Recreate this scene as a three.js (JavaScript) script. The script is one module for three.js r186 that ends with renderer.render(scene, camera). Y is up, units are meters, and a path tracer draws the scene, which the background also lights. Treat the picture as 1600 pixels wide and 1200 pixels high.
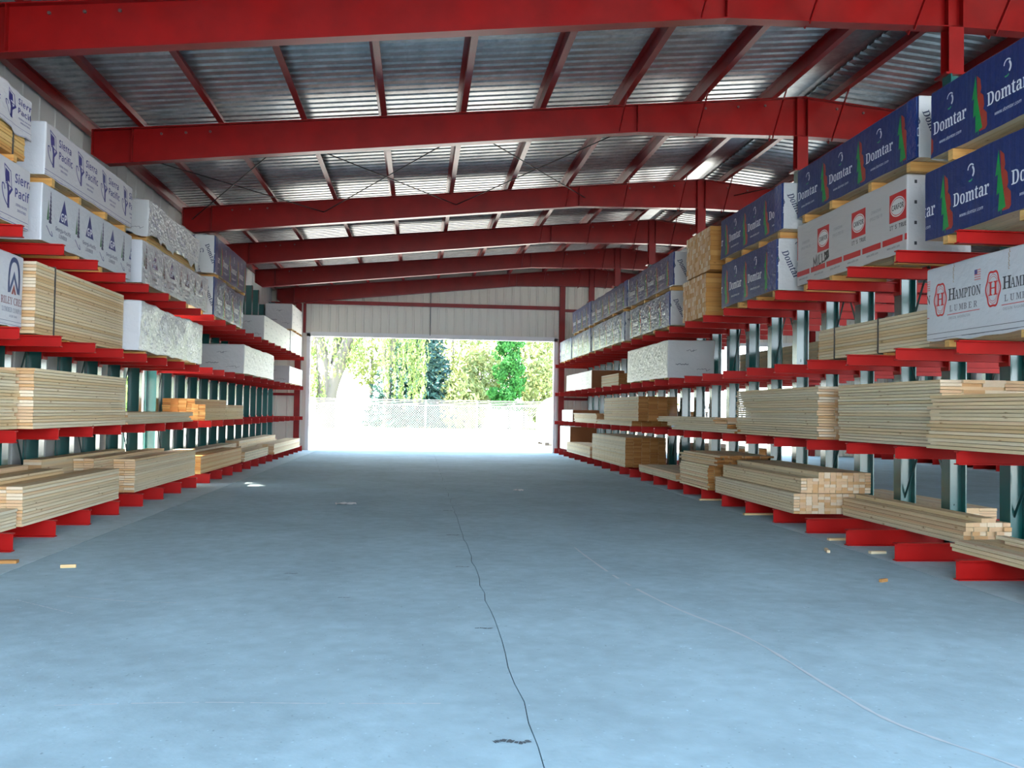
import * as THREE from 'three';
import { mergeGeometries } from 'three/addons/utils/BufferGeometryUtils.js';

// ---------------------------------------------------------------- camera, sky, sun, exposure
const scene = new THREE.Scene();
const EYE = 1.6, YAW = 0.0979, PITCH = 0.0296, ROLL = 0.016, FOCAL = 1480;
const camera = new THREE.PerspectiveCamera(2 * Math.atan(600 / FOCAL) * 180 / Math.PI, 4 / 3, 0.05, 600);
{
  const f = new THREE.Vector3(Math.sin(YAW) * Math.cos(PITCH), Math.sin(PITCH), -Math.cos(YAW) * Math.cos(PITCH));
  const r = new THREE.Vector3(Math.cos(YAW), 0, Math.sin(YAW));
  const u = new THREE.Vector3().crossVectors(r, f);
  camera.up.copy(u.clone().multiplyScalar(Math.cos(ROLL)).addScaledVector(r, -Math.sin(ROLL)));
  camera.position.set(0, EYE, 0);
  camera.lookAt(f.clone().add(camera.position));
}
const SKY = 1.0;
const SUN = new THREE.Vector3(-0.82, 0.55, 0.16).normalize();
// clear summer sky: deeper blue overhead, whitish towards the horizon, a faint glow round the sun; the same all the way round
{
  const w = 256, h = 128, d = new Float32Array(w * h * 4);
  for (let y = 0; y < h; y++) for (let x = 0; x < w; x++) {
    const el = ((y + 0.5) / h - 0.5) * Math.PI, az = ((x + 0.5) / w - 0.5) * 2 * Math.PI, up = Math.max(0, Math.sin(el));
    const c = Math.cos(az) * Math.cos(el) * SUN.x + Math.sin(el) * SUN.y + Math.sin(az) * Math.cos(el) * SUN.z, glow = 0.5 * Math.pow(Math.max(0, c), 24), k = Math.pow(1 - up, 2.2);
    d.set([SKY * (0.8 + 2.1 * k + glow), SKY * (1.15 + 2.15 * k + glow), SKY * (1.6 + 2.0 * k + glow * 0.9), 1], (y * w + x) * 4);
  }
  const t = new THREE.DataTexture(d, w, h, THREE.RGBAFormat, THREE.FloatType);
  t.mapping = THREE.EquirectangularReflectionMapping; t.magFilter = t.minFilter = THREE.LinearFilter; t.wrapS = THREE.RepeatWrapping; t.needsUpdate = true;
  scene.background = t; scene.environment = t;
}
const sun = new THREE.DirectionalLight(0xfff1dc, 16);
sun.position.copy(SUN).multiplyScalar(120).add(new THREE.Vector3(0, 0, -20));
sun.target.position.set(0, 0, -20);
sun.castShadow = true;
sun.shadow.mapSize.set(4096, 4096);
Object.assign(sun.shadow.camera, { left: -70, right: 70, top: 70, bottom: -70, near: 1, far: 300 });
scene.add(sun, sun.target);
const renderer = new THREE.WebGLRenderer({ antialias: true });
renderer.toneMapping = THREE.LinearToneMapping;
renderer.toneMappingExposure = 3.55;
renderer.shadowMap.enabled = true;

// ---------------------------------------------------------------- helpers
let seedState = 7;
function seed(n) { seedState = (n * 2654435761) >>> 0 || 1; }
function rnd() { seedState = (seedState + 0x6D2B79F5) >>> 0; let t = seedState; t = Math.imul(t ^ (t >>> 15), t | 1); t ^= t + Math.imul(t ^ (t >>> 7), t | 61); return ((t ^ (t >>> 14)) >>> 0) / 4294967296; }
const rr = (a, b) => a + (b - a) * rnd();
const V = (x, y, d) => new THREE.Vector3(x, y, -d);          // d is the distance down the shed
const taken = {};
function numbered(n) { const k = taken[n] = (taken[n] ?? -1) + 1; return k ? n + '_' + String(k).padStart(3, '0') : n; }
function tag(o, label, category, group, kind) {
  o.userData.label = label;
  if (category) o.userData.category = category;
  if (group) o.userData.group = group;
  if (kind) o.userData.kind = kind;
  return o;
}
function thing(name, label, category, group, pos) {
  const g = new THREE.Group(); g.name = numbered(name); if (pos) g.position.copy(pos);
  scene.add(g); return tag(g, label, category, group);
}
function structure(name, label) { const g = new THREE.Group(); g.name = name; scene.add(g); return tag(g, label, undefined, undefined, 'structure'); }
function part(name, geo, mat, parent) {
  const m = new THREE.Mesh(geo, mat); m.name = name; m.castShadow = m.receiveShadow = true; parent.add(m); return m;
}
// sweep a closed profile of [u, v] points from A to B; U and V are the directions of the profile's axes
function sweep(profile, A, B, U, Vv, caps = true) {
  const n = profile.length, L = A.distanceTo(B), pos = [], uv = [], P = (p, O) => [O.x + U.x * p[0] + Vv.x * p[1], O.y + U.y * p[0] + Vv.y * p[1], O.z + U.z * p[0] + Vv.z * p[1]];
  const dir = B.clone().sub(A), flip = new THREE.Vector3().crossVectors(U, Vv).dot(dir) < 0;
  let area = 0; for (let i = 0; i < n; i++) { const a = profile[i], b = profile[(i + 1) % n]; area += a[0] * b[1] - b[0] * a[1]; }
  const rev = (area < 0) !== flip;
  const tri = (a, b, c, ua, ub, uc) => { if (rev) { pos.push(...a, ...c, ...b); uv.push(...ua, ...uc, ...ub); } else { pos.push(...a, ...b, ...c); uv.push(...ua, ...ub, ...uc); } };
  let s = 0;
  for (let i = 0; i < n; i++) {
    const p = profile[i], q = profile[(i + 1) % n], l = Math.hypot(q[0] - p[0], q[1] - p[1]);
    const a = P(p, A), b = P(q, A), c = P(q, B), d = P(p, B);
    tri(a, b, c, [0, s], [0, s + l], [L, s + l]); tri(a, c, d, [0, s], [L, s + l], [L, s]);
    s += l;
  }
  if (caps) {
    const c2 = profile.map((p) => new THREE.Vector2(...p)), faces = THREE.ShapeUtils.triangulateShape(c2, []);
    const ccw = area > 0;
    for (const [i, j, k] of faces) {
      const [a, b, c] = ccw ? [i, j, k] : [i, k, j];
      const t = [profile[a], profile[b], profile[c]];
      const ta = t.map((p) => P(p, A)), tb = t.map((p) => P(p, B));
      const f2 = flip;
      const put = (x, y, z, m) => { pos.push(...x, ...y, ...z); uv.push(...m[0], ...m[1], ...m[2]); };
      if (f2) { put(ta[0], ta[1], ta[2], t); put(tb[0], tb[2], tb[1], [t[0], t[2], t[1]]); }
      else { put(ta[0], ta[2], ta[1], [t[0], t[2], t[1]]); put(tb[0], tb[1], tb[2], t); }
    }
  }
  const g = new THREE.BufferGeometry();
  g.setAttribute('position', new THREE.Float32BufferAttribute(pos, 3));
  g.setAttribute('uv', new THREE.Float32BufferAttribute(uv, 2));
  g.computeVertexNormals();
  return g;
}
const UX = new THREE.Vector3(1, 0, 0), UY = new THREE.Vector3(0, 1, 0), UZ = new THREE.Vector3(0, 0, 1);
const rect = (w, h) => [[-w / 2, -h / 2], [w / 2, -h / 2], [w / 2, h / 2], [-w / 2, h / 2]];
function iProfile(b, h, t, tw = t) {
  const x = b / 2, y = h / 2, w = tw / 2;
  return [[-x, -y], [x, -y], [x, -y + t], [w, -y + t], [w, y - t], [x, y - t], [x, y], [-x, y], [-x, y - t], [-w, y - t], [-w, -y + t], [-x, -y + t]];
}
function bar(A, B, w, h, upish = UY) {      // rectangular bar between two points
  const d = B.clone().sub(A).normalize(), side = new THREE.Vector3().crossVectors(d, upish);
  if (side.lengthSq() < 1e-6) side.set(1, 0, 0);
  side.normalize();
  return sweep(rect(w, h), A, B, side, new THREE.Vector3().crossVectors(side, d).normalize());
}
function box(x0, x1, y0, y1, d0, d1) { return sweep([[x0, y0], [x1, y0], [x1, y1], [x0, y1]], V(0, 0, d0), V(0, 0, d1), UX, UY); }
function slab(x0, x1, y0, y1, d0, d1) {     // box whose top carries uv in metres
  const g = new THREE.BoxGeometry(x1 - x0, y1 - y0, Math.abs(d1 - d0)); g.translate((x0 + x1) / 2, (y0 + y1) / 2, -(d0 + d1) / 2);
  const p = g.attributes.position, nn = g.attributes.normal, u = g.attributes.uv;
  for (let i = 0; i < p.count; i++) {
    const x = p.getX(i), y = p.getY(i), z = p.getZ(i);
    if (Math.abs(nn.getY(i)) > 0.5) u.setXY(i, x, z); else if (Math.abs(nn.getX(i)) > 0.5) u.setXY(i, z, y); else u.setXY(i, x, y);
  }
  return g;
}
function cylinder(A, B, r0, r1 = r0, n = 8) {
  const g = new THREE.CylinderGeometry(r1, r0, A.distanceTo(B), n); g.translate(0, A.distanceTo(B) / 2, 0);
  g.applyQuaternion(new THREE.Quaternion().setFromUnitVectors(UY, B.clone().sub(A).normalize())); g.translate(A.x, A.y, A.z); return g;
}
const merge = (l) => mergeGeometries(l.map((g) => (g.index ? g.toNonIndexed() : g)));

// ---------------------------------------------------------------- textures
function lattice(n, s) { seed(s); const a = new Float32Array(n * n); for (let i = 0; i < a.length; i++) a[i] = rnd(); return a; }
function fbm(size, base, octaves, s, gain = 0.5) {
  const out = new Float32Array(size * size); let amp = 1, tot = 0;
  for (let o = 0, n = base; o < octaves; o++, n *= 2, amp *= gain) {
    const l = lattice(n, s + o * 17); tot += amp;
    for (let y = 0; y < size; y++) {
      const fy = y / size * n, iy = Math.floor(fy), ty = fy - iy, sy = ty * ty * (3 - 2 * ty), r0 = (iy % n) * n, r1 = ((iy + 1) % n) * n;
      for (let x = 0; x < size; x++) {
        const fx = x / size * n, ix = Math.floor(fx), tx = fx - ix, sx = tx * tx * (3 - 2 * tx), c0 = ix % n, c1 = (ix + 1) % n;
        const a = l[r0 + c0] + (l[r0 + c1] - l[r0 + c0]) * sx, b = l[r1 + c0] + (l[r1 + c1] - l[r1 + c0]) * sx;
        out[y * size + x] += amp * (a + (b - a) * sy);
      }
    }
  }
  for (let i = 0; i < out.length; i++) out[i] /= tot;
  return out;
}
function dataTex(size, fn, srgb, repeat = [1, 1]) {
  const d = new Uint8Array(size * size * 4);
  for (let i = 0; i < size * size; i++) { const c = fn(i, i % size, Math.floor(i / size)); for (let k = 0; k < 3; k++) d[i * 4 + k] = Math.max(0, Math.min(255, c[k] * 255)); d[i * 4 + 3] = 255; }
  const t = new THREE.DataTexture(d, size, size); t.wrapS = t.wrapT = THREE.RepeatWrapping; t.magFilter = THREE.LinearFilter; t.minFilter = THREE.LinearFilter;
  if (srgb) t.colorSpace = THREE.SRGBColorSpace; t.repeat.set(...repeat); t.needsUpdate = true; return t;
}
function canvasTex(w, h, draw) {
  const c = document.createElement('canvas'); c.width = w; c.height = h; draw(c.getContext('2d'), w, h);
  const t = new THREE.CanvasTexture(c); t.wrapS = t.wrapT = THREE.RepeatWrapping; t.colorSpace = THREE.SRGBColorSpace; return t;
}
const nFine = fbm(1024, 64, 4, 11), nMid = fbm(1024, 8, 5, 23), nSpeck = fbm(1024, 256, 2, 31);
const concreteMap = (cr, cg, cb, rep) => dataTex(1024, (i) => {
  let v = 1 + (nMid[i] - 0.5) * 0.16 + (nFine[i] - 0.5) * 0.12; const sp = nSpeck[i];
  if (sp > 0.86) v += (sp - 0.86) * 2.2; if (sp < 0.13) v -= (0.13 - sp) * 2.4;
  return [cr * v, cg * v, cb * v];
}, true, rep);
const floorMap = concreteMap(0.595, 0.70, 0.745, [1 / 7, 1 / 7]);
const footingMap = concreteMap(0.66, 0.75, 0.79, [1 / 5, 1 / 5]);
const apronMap = concreteMap(0.80, 0.79, 0.76, [1 / 9, 1 / 9]);
const bumpFine = dataTex(512, (i, x, y) => { const v = nFine[(y * 2) * 1024 + x * 2]; return [v, v, v]; }, false, [1 / 1.5, 1 / 1.5]);
const nFold = fbm(512, 5, 5, 47, 0.55);
const crinkleBump = dataTex(512, (i) => { const v = 1 - Math.abs(nFold[i] - 0.5) * 5; return [v, v, v]; }, false, [1 / 0.9, 1 / 0.9]);
const paintMap = dataTex(512, (i, x, y) => { const a = nMid[y * 2048 + x * 2], b = nSpeck[y * 1024 + x]; const v = 0.93 + (a - 0.5) * 0.22 + (b > 0.9 ? 0.10 : 0); return [v, v, v]; }, true, [1 / 2.5, 1 / 2.5]);
const galvMap = dataTex(512, (i, x, y) => { const a = nMid[y * 2048 + x * 2], b = nFine[y * 1024 + x]; const v = 0.80 + (a - 0.5) * 0.25 + (b - 0.5) * 0.18; return [v, v * 1.0, v * 1.0]; }, true, [1 / 1.7, 1 / 1.7]);
const woodMap = canvasTex(1024, 512, (c, w, h) => {
  seed(5); c.fillStyle = 'rgb(238,227,202)'; c.fillRect(0, 0, w, h);
  for (let i = 0; i < 16; i++) { c.fillStyle = `rgba(${rr(170, 235) | 0},${rr(140, 200) | 0},${rr(95, 150) | 0},0.16)`; const y = rr(0, h); c.fillRect(0, y, w, rr(8, 40)); }
  for (let i = 0; i < 620; i++) {
    const y = rr(0, h), a = rr(0.04, 0.2); c.strokeStyle = rnd() < 0.7 ? `rgba(150,112,66,${a})` : `rgba(250,238,205,${a})`; c.lineWidth = rr(0.5, 1.8);
    const x0 = rr(-200, w), l = rr(150, 900); c.beginPath(); c.moveTo(x0, y); c.bezierCurveTo(x0 + l / 3, y + rr(-4, 4), x0 + 2 * l / 3, y + rr(-4, 4), x0 + l, y + rr(-3, 3)); c.stroke();
  }
  for (let i = 0; i < 13; i++) {
    const x = rr(0, w), y = rr(0, h), r = rr(2, 5.5); c.fillStyle = 'rgba(120,78,40,0.75)'; c.beginPath(); c.ellipse(x, y, r * 1.4, r, 0, 0, 7); c.fill();
    c.strokeStyle = 'rgba(140,98,54,0.4)'; for (let k = 1; k < 4; k++) { c.beginPath(); c.ellipse(x, y, r * (1.6 + k * 0.9), r * (1 + k * 0.35), 0, 0, 7); c.stroke(); }
  }
});
const endMap = canvasTex(256, 256, (c, w, h) => {
  seed(9); c.fillStyle = 'rgb(230,212,186)'; c.fillRect(0, 0, w, h);
  for (let k = 0; k < 26; k++) { c.strokeStyle = `rgba(176,128,80,${rr(0.08, 0.26)})`; c.lineWidth = rr(1, 3); c.beginPath(); c.arc(w * 0.5, h * 1.25, 20 + k * 13, 0, 7); c.stroke(); }
  for (let k = 0; k < 240; k++) { c.fillStyle = `rgba(${rnd() < 0.5 ? '150,100,60' : '245,228,198'},0.16)`; c.fillRect(rr(0, w), rr(0, h), rr(2, 18), rr(1, 3)); }
});

// printed wrap faces
function crescent(c, x, y, s, col, green) {
  c.strokeStyle = col; c.lineCap = 'round'; c.lineWidth = s * 0.16;
  c.beginPath(); c.arc(x, y, s * 0.55, Math.PI * 1.05, Math.PI * 1.75); c.stroke();
  c.lineWidth = s * 0.26; c.beginPath(); c.arc(x - s * 0.15, y + s * 0.25, s * 0.62, -0.75, 0.75); c.stroke();
  if (green) { c.strokeStyle = green; c.lineWidth = s * 0.16; c.beginPath(); c.arc(x - s * 0.2, y + s * 0.62, s * 0.55, 0.9, 1.9); c.stroke(); }
}
const navyMap = canvasTex(1024, 820, (c, w, h) => {
  c.fillStyle = 'rgb(30,52,108)'; c.fillRect(0, 0, w, h);
  seed(3); for (let i = 0; i < 60; i++) { c.fillStyle = `rgba(${rnd() < 0.5 ? '70,95,150' : '12,28,66'},0.10)`; c.fillRect(rr(0, w), 0, rr(2, 30), h); }
  const x = 90;
  c.fillStyle = 'rgb(170,62,48)'; c.beginPath(); c.moveTo(x + 85, 130);
  for (const [a, b] of [[150, 190], [165, 300], [150, 340], [200, 390], [215, 500], [195, 540], [255, 600], [262, 740], [230, 772], [120, 772], [100, 400]]) c.lineTo(x + a, b);
  c.closePath(); c.fill();
  c.strokeStyle = 'rgba(110,30,30,0.6)'; c.lineWidth = 5; for (const y of [340, 540]) { c.beginPath(); c.moveTo(x + 110, y + 30); c.lineTo(x + 190, y); c.stroke(); }
  c.fillStyle = 'rgb(24,150,74)'; c.beginPath(); c.moveTo(x + 62, 120);
  for (const [a, b] of [[0, 390], [40, 375], [20, 590], [66, 570], [48, 770], [176, 740], [96, 380]]) c.lineTo(x + a, b);
  c.closePath(); c.fill(); c.fillRect(x + 96, 760, 10, 40);
  crescent(c, 690, 200, 105, 'rgb(225,230,240)', 'rgb(60,170,110)');
  c.fillStyle = 'rgb(232,236,244)'; c.font = 'bold 170px serif'; c.textAlign = 'center';
  c.save(); c.translate(680, 540); c.scale(1.0, 1.2); c.fillText('Domtar', 0, 0); c.restore();
  c.font = 'italic 54px sans-serif'; c.fillText('www.domtar.com', 690, 680);
});
const navyEndMap = canvasTex(512, 512, (c, w, h) => {
  c.fillStyle = 'rgb(206,206,206)'; c.fillRect(0, 0, w, h); c.fillStyle = 'rgb(50,58,88)'; c.font = 'bold 74px serif'; c.textAlign = 'center';
  for (const [x, y] of [[250, 120], [260, 400], [80, 270], [440, 270]]) { c.save(); c.translate(x, y); c.rotate(1.2); c.fillText('Domtar', 0, 0); c.restore(); crescent(c, x - 90, y - 60, 40, 'rgb(60,66,92)'); }
});
const fiberMap = canvasTex(1024, 820, (c, w, h) => {     // white wrap with a dark blue tree mark
  c.fillStyle = 'rgb(206,205,208)'; c.fillRect(0, 0, w, h); const b = 'rgb(44,48,122)'; c.fillStyle = b; c.strokeStyle = b;
  c.save(); c.translate(200, 270); c.lineWidth = 16; c.beginPath(); c.moveTo(-70, -170); c.lineTo(110, -120); c.lineTo(150, 90); c.lineTo(-20, 60); c.closePath(); c.stroke();
  c.beginPath(); c.moveTo(-40, -130); c.lineTo(70, -100); c.lineTo(90, 40); c.lineTo(40, 20); c.lineTo(30, 90); c.lineTo(0, 40); c.lineTo(-30, 50); c.closePath(); c.fill();
  c.lineWidth = 56; c.beginPath(); c.moveTo(70, 370); c.lineTo(66, 160); c.lineTo(30, 60); c.stroke(); c.lineWidth = 42; c.beginPath(); c.moveTo(66, 200); c.lineTo(170, 90); c.stroke();
  c.lineWidth = 20; c.beginPath(); c.moveTo(60, 350); c.quadraticCurveTo(-130, 240, -120, 90); c.quadraticCurveTo(-60, 60, -40, 150); c.stroke(); c.restore();
  c.font = 'bold 170px sans-serif'; c.lineWidth = 9; c.fillText('Sierra', 430, 260); c.fillText('Pacific', 430, 450);
  c.font = 'bold 44px sans-serif'; c.fillText('SIERRA PACIFIC', 470, 560); c.fillText('INDUSTRIES', 520, 630);
  c.fillRect(0, 730, w, 7); c.fillRect(0, 800, w, 7); c.font = '34px sans-serif'; for (let i = 0; i < 4; i++) c.fillText('• • • •', i * 260, 780);
});
const triangleMap = canvasTex(1024, 820, (c, w, h) => {   // white wrap with triangles and slim trees
  c.fillStyle = 'rgb(202,207,213)'; c.fillRect(0, 0, w, h); const b = 'rgb(38,48,120)';
  c.fillStyle = 'rgb(50,110,70)'; c.beginPath(); c.moveTo(120, 190); c.lineTo(80, 500); c.lineTo(150, 500); c.fill();
  c.fillStyle = 'rgb(30,34,76)'; c.beginPath(); c.moveTo(190, 60); for (let k = 0; k < 8; k++) { c.lineTo(205 + k * 6, 110 + k * 60); c.lineTo(196 + k * 3, 112 + k * 60); } c.lineTo(200, 540); c.lineTo(180, 540); for (let k = 7; k >= 0; k--) { c.lineTo(184 - k * 3, 112 + k * 60); c.lineTo(175 - k * 5, 110 + k * 60); } c.fill();
  c.strokeStyle = b; c.lineWidth = 16; c.beginPath(); c.moveTo(70, 590); c.lineTo(200, 690); c.quadraticCurveTo(330, 740, 230, 640); c.stroke();
  c.fillStyle = b; c.beginPath(); c.moveTo(650, 90); c.lineTo(820, 450); c.lineTo(480, 450); c.closePath(); c.fill();
  c.fillStyle = 'rgb(225,230,238)'; c.font = 'bold 170px sans-serif'; c.textAlign = 'center'; c.fillText('GP', 650, 420);
  c.fillStyle = 'rgb(70,76,110)'; c.font = 'bold 78px sans-serif'; c.fillText('Georgia-Pacific', 650, 590); c.fillText('LUMBER', 650, 680);
});
const archMap = canvasTex(1024, 760, (c, w, h) => {       // white wrap with an arched chevron mark
  c.fillStyle = 'rgb(204,207,215)'; c.fillRect(0, 0, w, h); const b = 'rgb(34,62,112)';
  c.strokeStyle = b; c.lineWidth = 52; c.beginPath(); c.moveTo(370, 410); c.quadraticCurveTo(330, 60, 512, 60); c.quadraticCurveTo(694, 60, 654, 410); c.stroke();
  c.lineWidth = 46; c.lineJoin = 'miter'; c.beginPath(); c.moveTo(390, 400); c.lineTo(512, 220); c.lineTo(634, 400); c.stroke();
  c.fillStyle = 'rgb(140,52,52)'; c.beginPath(); c.moveTo(512, 310); c.lineTo(580, 420); c.lineTo(530, 420); c.lineTo(512, 385); c.lineTo(494, 420); c.lineTo(444, 420); c.fill();
  c.textAlign = 'center'; c.fillStyle = 'rgb(112,52,66)'; c.font = 'bold 104px serif'; c.fillText('RILEY CREEK', 512, 530);
  c.fillStyle = 'rgb(96,110,140)'; c.font = 'bold 66px serif'; c.fillText('LUMBER COMPANY', 512, 610); c.font = 'bold 30px sans-serif'; c.fillText('LACLEDE  IDAHO', 512, 660);
  c.fillRect(0, 700, w, 5); c.fillRect(0, 735, w, 5);
});
const crestMap = canvasTex(1024, 880, (c, w, h) => {      // white wrap with a red crest
  c.fillStyle = 'rgb(204,209,214)'; c.fillRect(0, 0, w, h);
  c.strokeStyle = 'rgb(206,40,40)'; c.lineWidth = 22; c.beginPath();
  for (let k = 0; k <= 48; k++) { const a = k / 48 * Math.PI * 2, r = 1 + 0.06 * Math.cos(a * 6); const x = 170 + 120 * r * Math.cos(a), y = 400 + 190 * r * Math.sin(a); k ? c.lineTo(x, y) : c.moveTo(x, y); } c.stroke();
  c.lineWidth = 5; for (const s of [0.82, 0.7]) { c.beginPath(); c.ellipse(170, 400, 120 * s, 190 * s, 0, 0, 7); c.stroke(); }
  c.fillStyle = 'rgb(206,40,40)'; c.textAlign = 'center'; c.font = 'bold 210px serif'; c.fillText('H', 170, 470);
  c.fillStyle = 'rgb(54,58,66)'; c.textAlign = 'left'; c.font = 'bold 190px serif'; c.fillText('H', 330, 430); c.font = 'bold 134px serif'; c.save(); c.translate(465, 430); c.scale(0.84, 1.12); c.fillText('AMPTON', 0, 0); c.restore();
  c.fillStyle = 'rgb(110,112,120)'; c.font = 'bold 96px serif'; [...'LUMBER'].forEach((t, i) => c.fillText(t, 365 + i * 96, 560));
  c.fillStyle = 'rgb(200,60,60)'; c.fillRect(320, 590, 640, 8); c.fillStyle = 'rgb(130,132,140)'; c.font = '40px sans-serif'; c.fillText('OREGON  WASHINGTON', 340, 650);
  c.fillStyle = 'rgb(70,70,130)'; c.fillRect(860, 150, 55, 60); c.fillStyle = 'rgb(215,130,130)'; for (let k = 0; k < 5; k++) c.fillRect(k < 2 ? 915 : 860, 150 + k * 26, k < 2 ? 60 : 115, 12);
  c.fillStyle = 'rgb(70,76,84)'; c.fillRect(0, 790, w, 6); c.fillRect(0, 850, w, 6);
  seed(8); c.fillStyle = 'rgb(150,110,50)'; for (let k = 0; k < 14; k++) c.fillRect(440 + rr(-12, 12), 10 + k * 16, rr(6, 22), 9);
});
const ovalMap = canvasTex(2048, 560, (c, w, h) => {       // grey-white wrap with red badges, the whole 3.3 m side
  c.fillStyle = 'rgb(200,196,193)'; c.fillRect(0, 0, w, h);
  for (const x of [-100, 585, 1270, 1915]) {
    c.fillStyle = 'rgb(205,44,44)'; c.fillRect(x - 125, 110, 250, 210);
    c.fillStyle = 'rgb(228,226,222)'; c.beginPath(); c.ellipse(x, 212, 112, 74, 0, 0, 7); c.fill();
    c.strokeStyle = 'rgb(205,44,44)'; c.lineWidth = 5; c.beginPath(); c.ellipse(x, 212, 100, 62, 0, 0, 7); c.stroke();
    c.fillStyle = 'rgb(34,30,30)'; c.textAlign = 'center'; c.font = 'bold 56px sans-serif'; c.fillText('CANFOR', x, 232, 180);
    c.font = 'bold 44px sans-serif'; [..."IT'S TRUE"].forEach((t, i) => c.fillText(t, x - 110 + i * 28, 372));
    c.fillStyle = 'rgb(150,148,150)'; c.font = '34px sans-serif'; c.fillText('CANADIAN', x + 300, 190, 170); c.fillText('SPRUCE PINE FIR', x + 300, 240, 210);
  }
  c.fillStyle = 'rgb(205,44,44)'; for (let k = 0; k < 7; k++) c.fillRect(-20 + k * 340, 430, 310, 46);
  c.fillStyle = 'rgb(80,78,80)'; c.font = '26px sans-serif'; for (let k = 0; k < 7; k++) c.fillText('www.canfor.com', 150 + k * 340, 512);
  c.translate(285, 0); c.strokeStyle = 'rgb(20,20,22)'; c.lineWidth = 13; c.lineCap = 'round';
  const st = (p) => { c.beginPath(); p.forEach(([x, y], i) => (i ? c.lineTo(x, y) : c.moveTo(x, y))); c.stroke(); };
  st([[90, 440], [95, 360], [125, 410], [150, 350], [155, 435]]); st([[185, 355], [185, 430]]); st([[215, 350], [215, 425], [250, 420]]); st([[275, 345], [275, 420], [312, 412]]);
  st([[335, 340], [340, 415]]); c.lineWidth = 22; st([[335, 345], [390, 370], [350, 405], [400, 395], [360, 350], [410, 340], [420, 385], [380, 400]]);
});
function scribble(n, base, ink, s, extra) {
  return canvasTex(512, 512, (c, w, h) => {
    seed(s); c.fillStyle = base; c.fillRect(0, 0, w, h); c.strokeStyle = ink; c.lineCap = 'round';
    for (let k = 0; k < n; k++) {
      let x = rr(60, 330), y = rr(60, 440); c.lineWidth = rr(4, 8); c.beginPath(); c.moveTo(x, y);
      for (let i = 0; i < 12; i++) { x += rr(4, 18); c.lineTo(x, y + rr(-16, 16)); } c.stroke();
    }
    if (extra) extra(c, w, h);
  });
}
const whiteMarks = scribble(3, 'rgb(196,197,198)', 'rgba(50,54,66,0.8)', 61);
const whiteMarksSide = scribble(7, 'rgb(212,212,209)', 'rgba(110,114,120,0.55)', 67);
const plainEnd = scribble(1, 'rgb(206,209,216)', 'rgba(60,66,90,0.7)', 71);
const tapeEnd = canvasTex(256, 512, (c, w, h) => { c.fillStyle = 'rgb(206,204,205)'; c.fillRect(0, 0, w, h); c.fillStyle = 'rgb(60,60,64)'; for (let k = 0; k < 7; k++) c.fillRect(30 + (k % 2) * 180, 40 + k * 68, 10, 22); });
const markedMap = scribble(5, 'rgb(214,216,220)', 'rgba(70,70,130,0.75)', 77, (c) => { for (let k = 0; k < 9; k++) { const x = rr(20, 480), y = rr(120, 440), q = rr(14, 44), a = rr(-0.7, 0.7); c.fillStyle = `rgba(70,72,130,${rr(0.25, 0.6)})`; c.save(); c.translate(x, y); c.rotate(a); c.beginPath(); c.moveTo(0, -q); c.lineTo(q * 0.6, q * rr(0.4, 1)); c.lineTo(-q * 0.7, q * 0.6); c.fill(); c.restore(); } });

// ---------------------------------------------------------------- materials
const std = (o) => new THREE.MeshStandardMaterial({ side: THREE.DoubleSide, ...o });
const phys = (o) => new THREE.MeshPhysicalMaterial({ side: THREE.DoubleSide, ...o });
const M = {
  floor: std({ map: floorMap, roughness: 0.85, bumpMap: bumpFine, bumpScale: 0.0015 }),
  footing: std({ map: footingMap, roughness: 0.8 }),
  joint: std({ color: 0x4a5257, roughness: 0.95 }),
  scrape: std({ color: 0xb4bec4, roughness: 0.8 }),
  scuff: std({ color: 0x4d555b, roughness: 0.7 }),
  apron: std({ map: apronMap, roughness: 0.9 }),
  lawn: std({ color: 0x97a06c, roughness: 1 }),
  beam: phys({ color: 0x8e0f10, map: paintMap, roughness: 0.34, specularIntensity: 0.6 }),
  arm: phys({ color: 0xb8100d, map: paintMap, roughness: 0.5, specularIntensity: 0.5 }),
  upright: phys({ color: 0x0b5a58, roughness: 0.26, clearcoat: 0.6, clearcoatRoughness: 0.15 }),
  brace: std({ color: 0x1d4a4a, roughness: 0.45 }),
  roof: std({ color: 0xd2d5d6, map: galvMap, metalness: 0.6, roughness: 0.3 }),
  galv: std({ color: 0xb9bdbf, map: galvMap, metalness: 0.85, roughness: 0.32 }),
  rod: std({ color: 0x3a3434, roughness: 0.5, metalness: 0.5 }),
  bolt: std({ color: 0x6b5a58, roughness: 0.4, metalness: 0.6 }),
  wallWhite: std({ color: 0xd6d9d8, roughness: 0.45, bumpMap: bumpFine, bumpScale: 0.0006 }),
  wallBack: std({ color: 0xe0dccf, roughness: 0.45 }),
  trim: std({ color: 0xe8e8e6, roughness: 0.5 }),
  plain: phys({ color: 0xe0e1e4, roughness: 0.42, bumpMap: crinkleBump, bumpScale: 0.004 }),
  navyPlain: phys({ color: 0x173f86, roughness: 0.3, clearcoat: 0.5, clearcoatRoughness: 0.2, bumpMap: crinkleBump, bumpScale: 0.008 }),
  strap: std({ color: 0x3c3a38, roughness: 0.5 }),
  paper: std({ color: 0xe9e9ea, roughness: 0.7 }),
};
const wrapMat = (map, o = {}) => phys({ map, roughness: 0.42, bumpMap: crinkleBump, bumpScale: 0.003, ...o });
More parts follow.
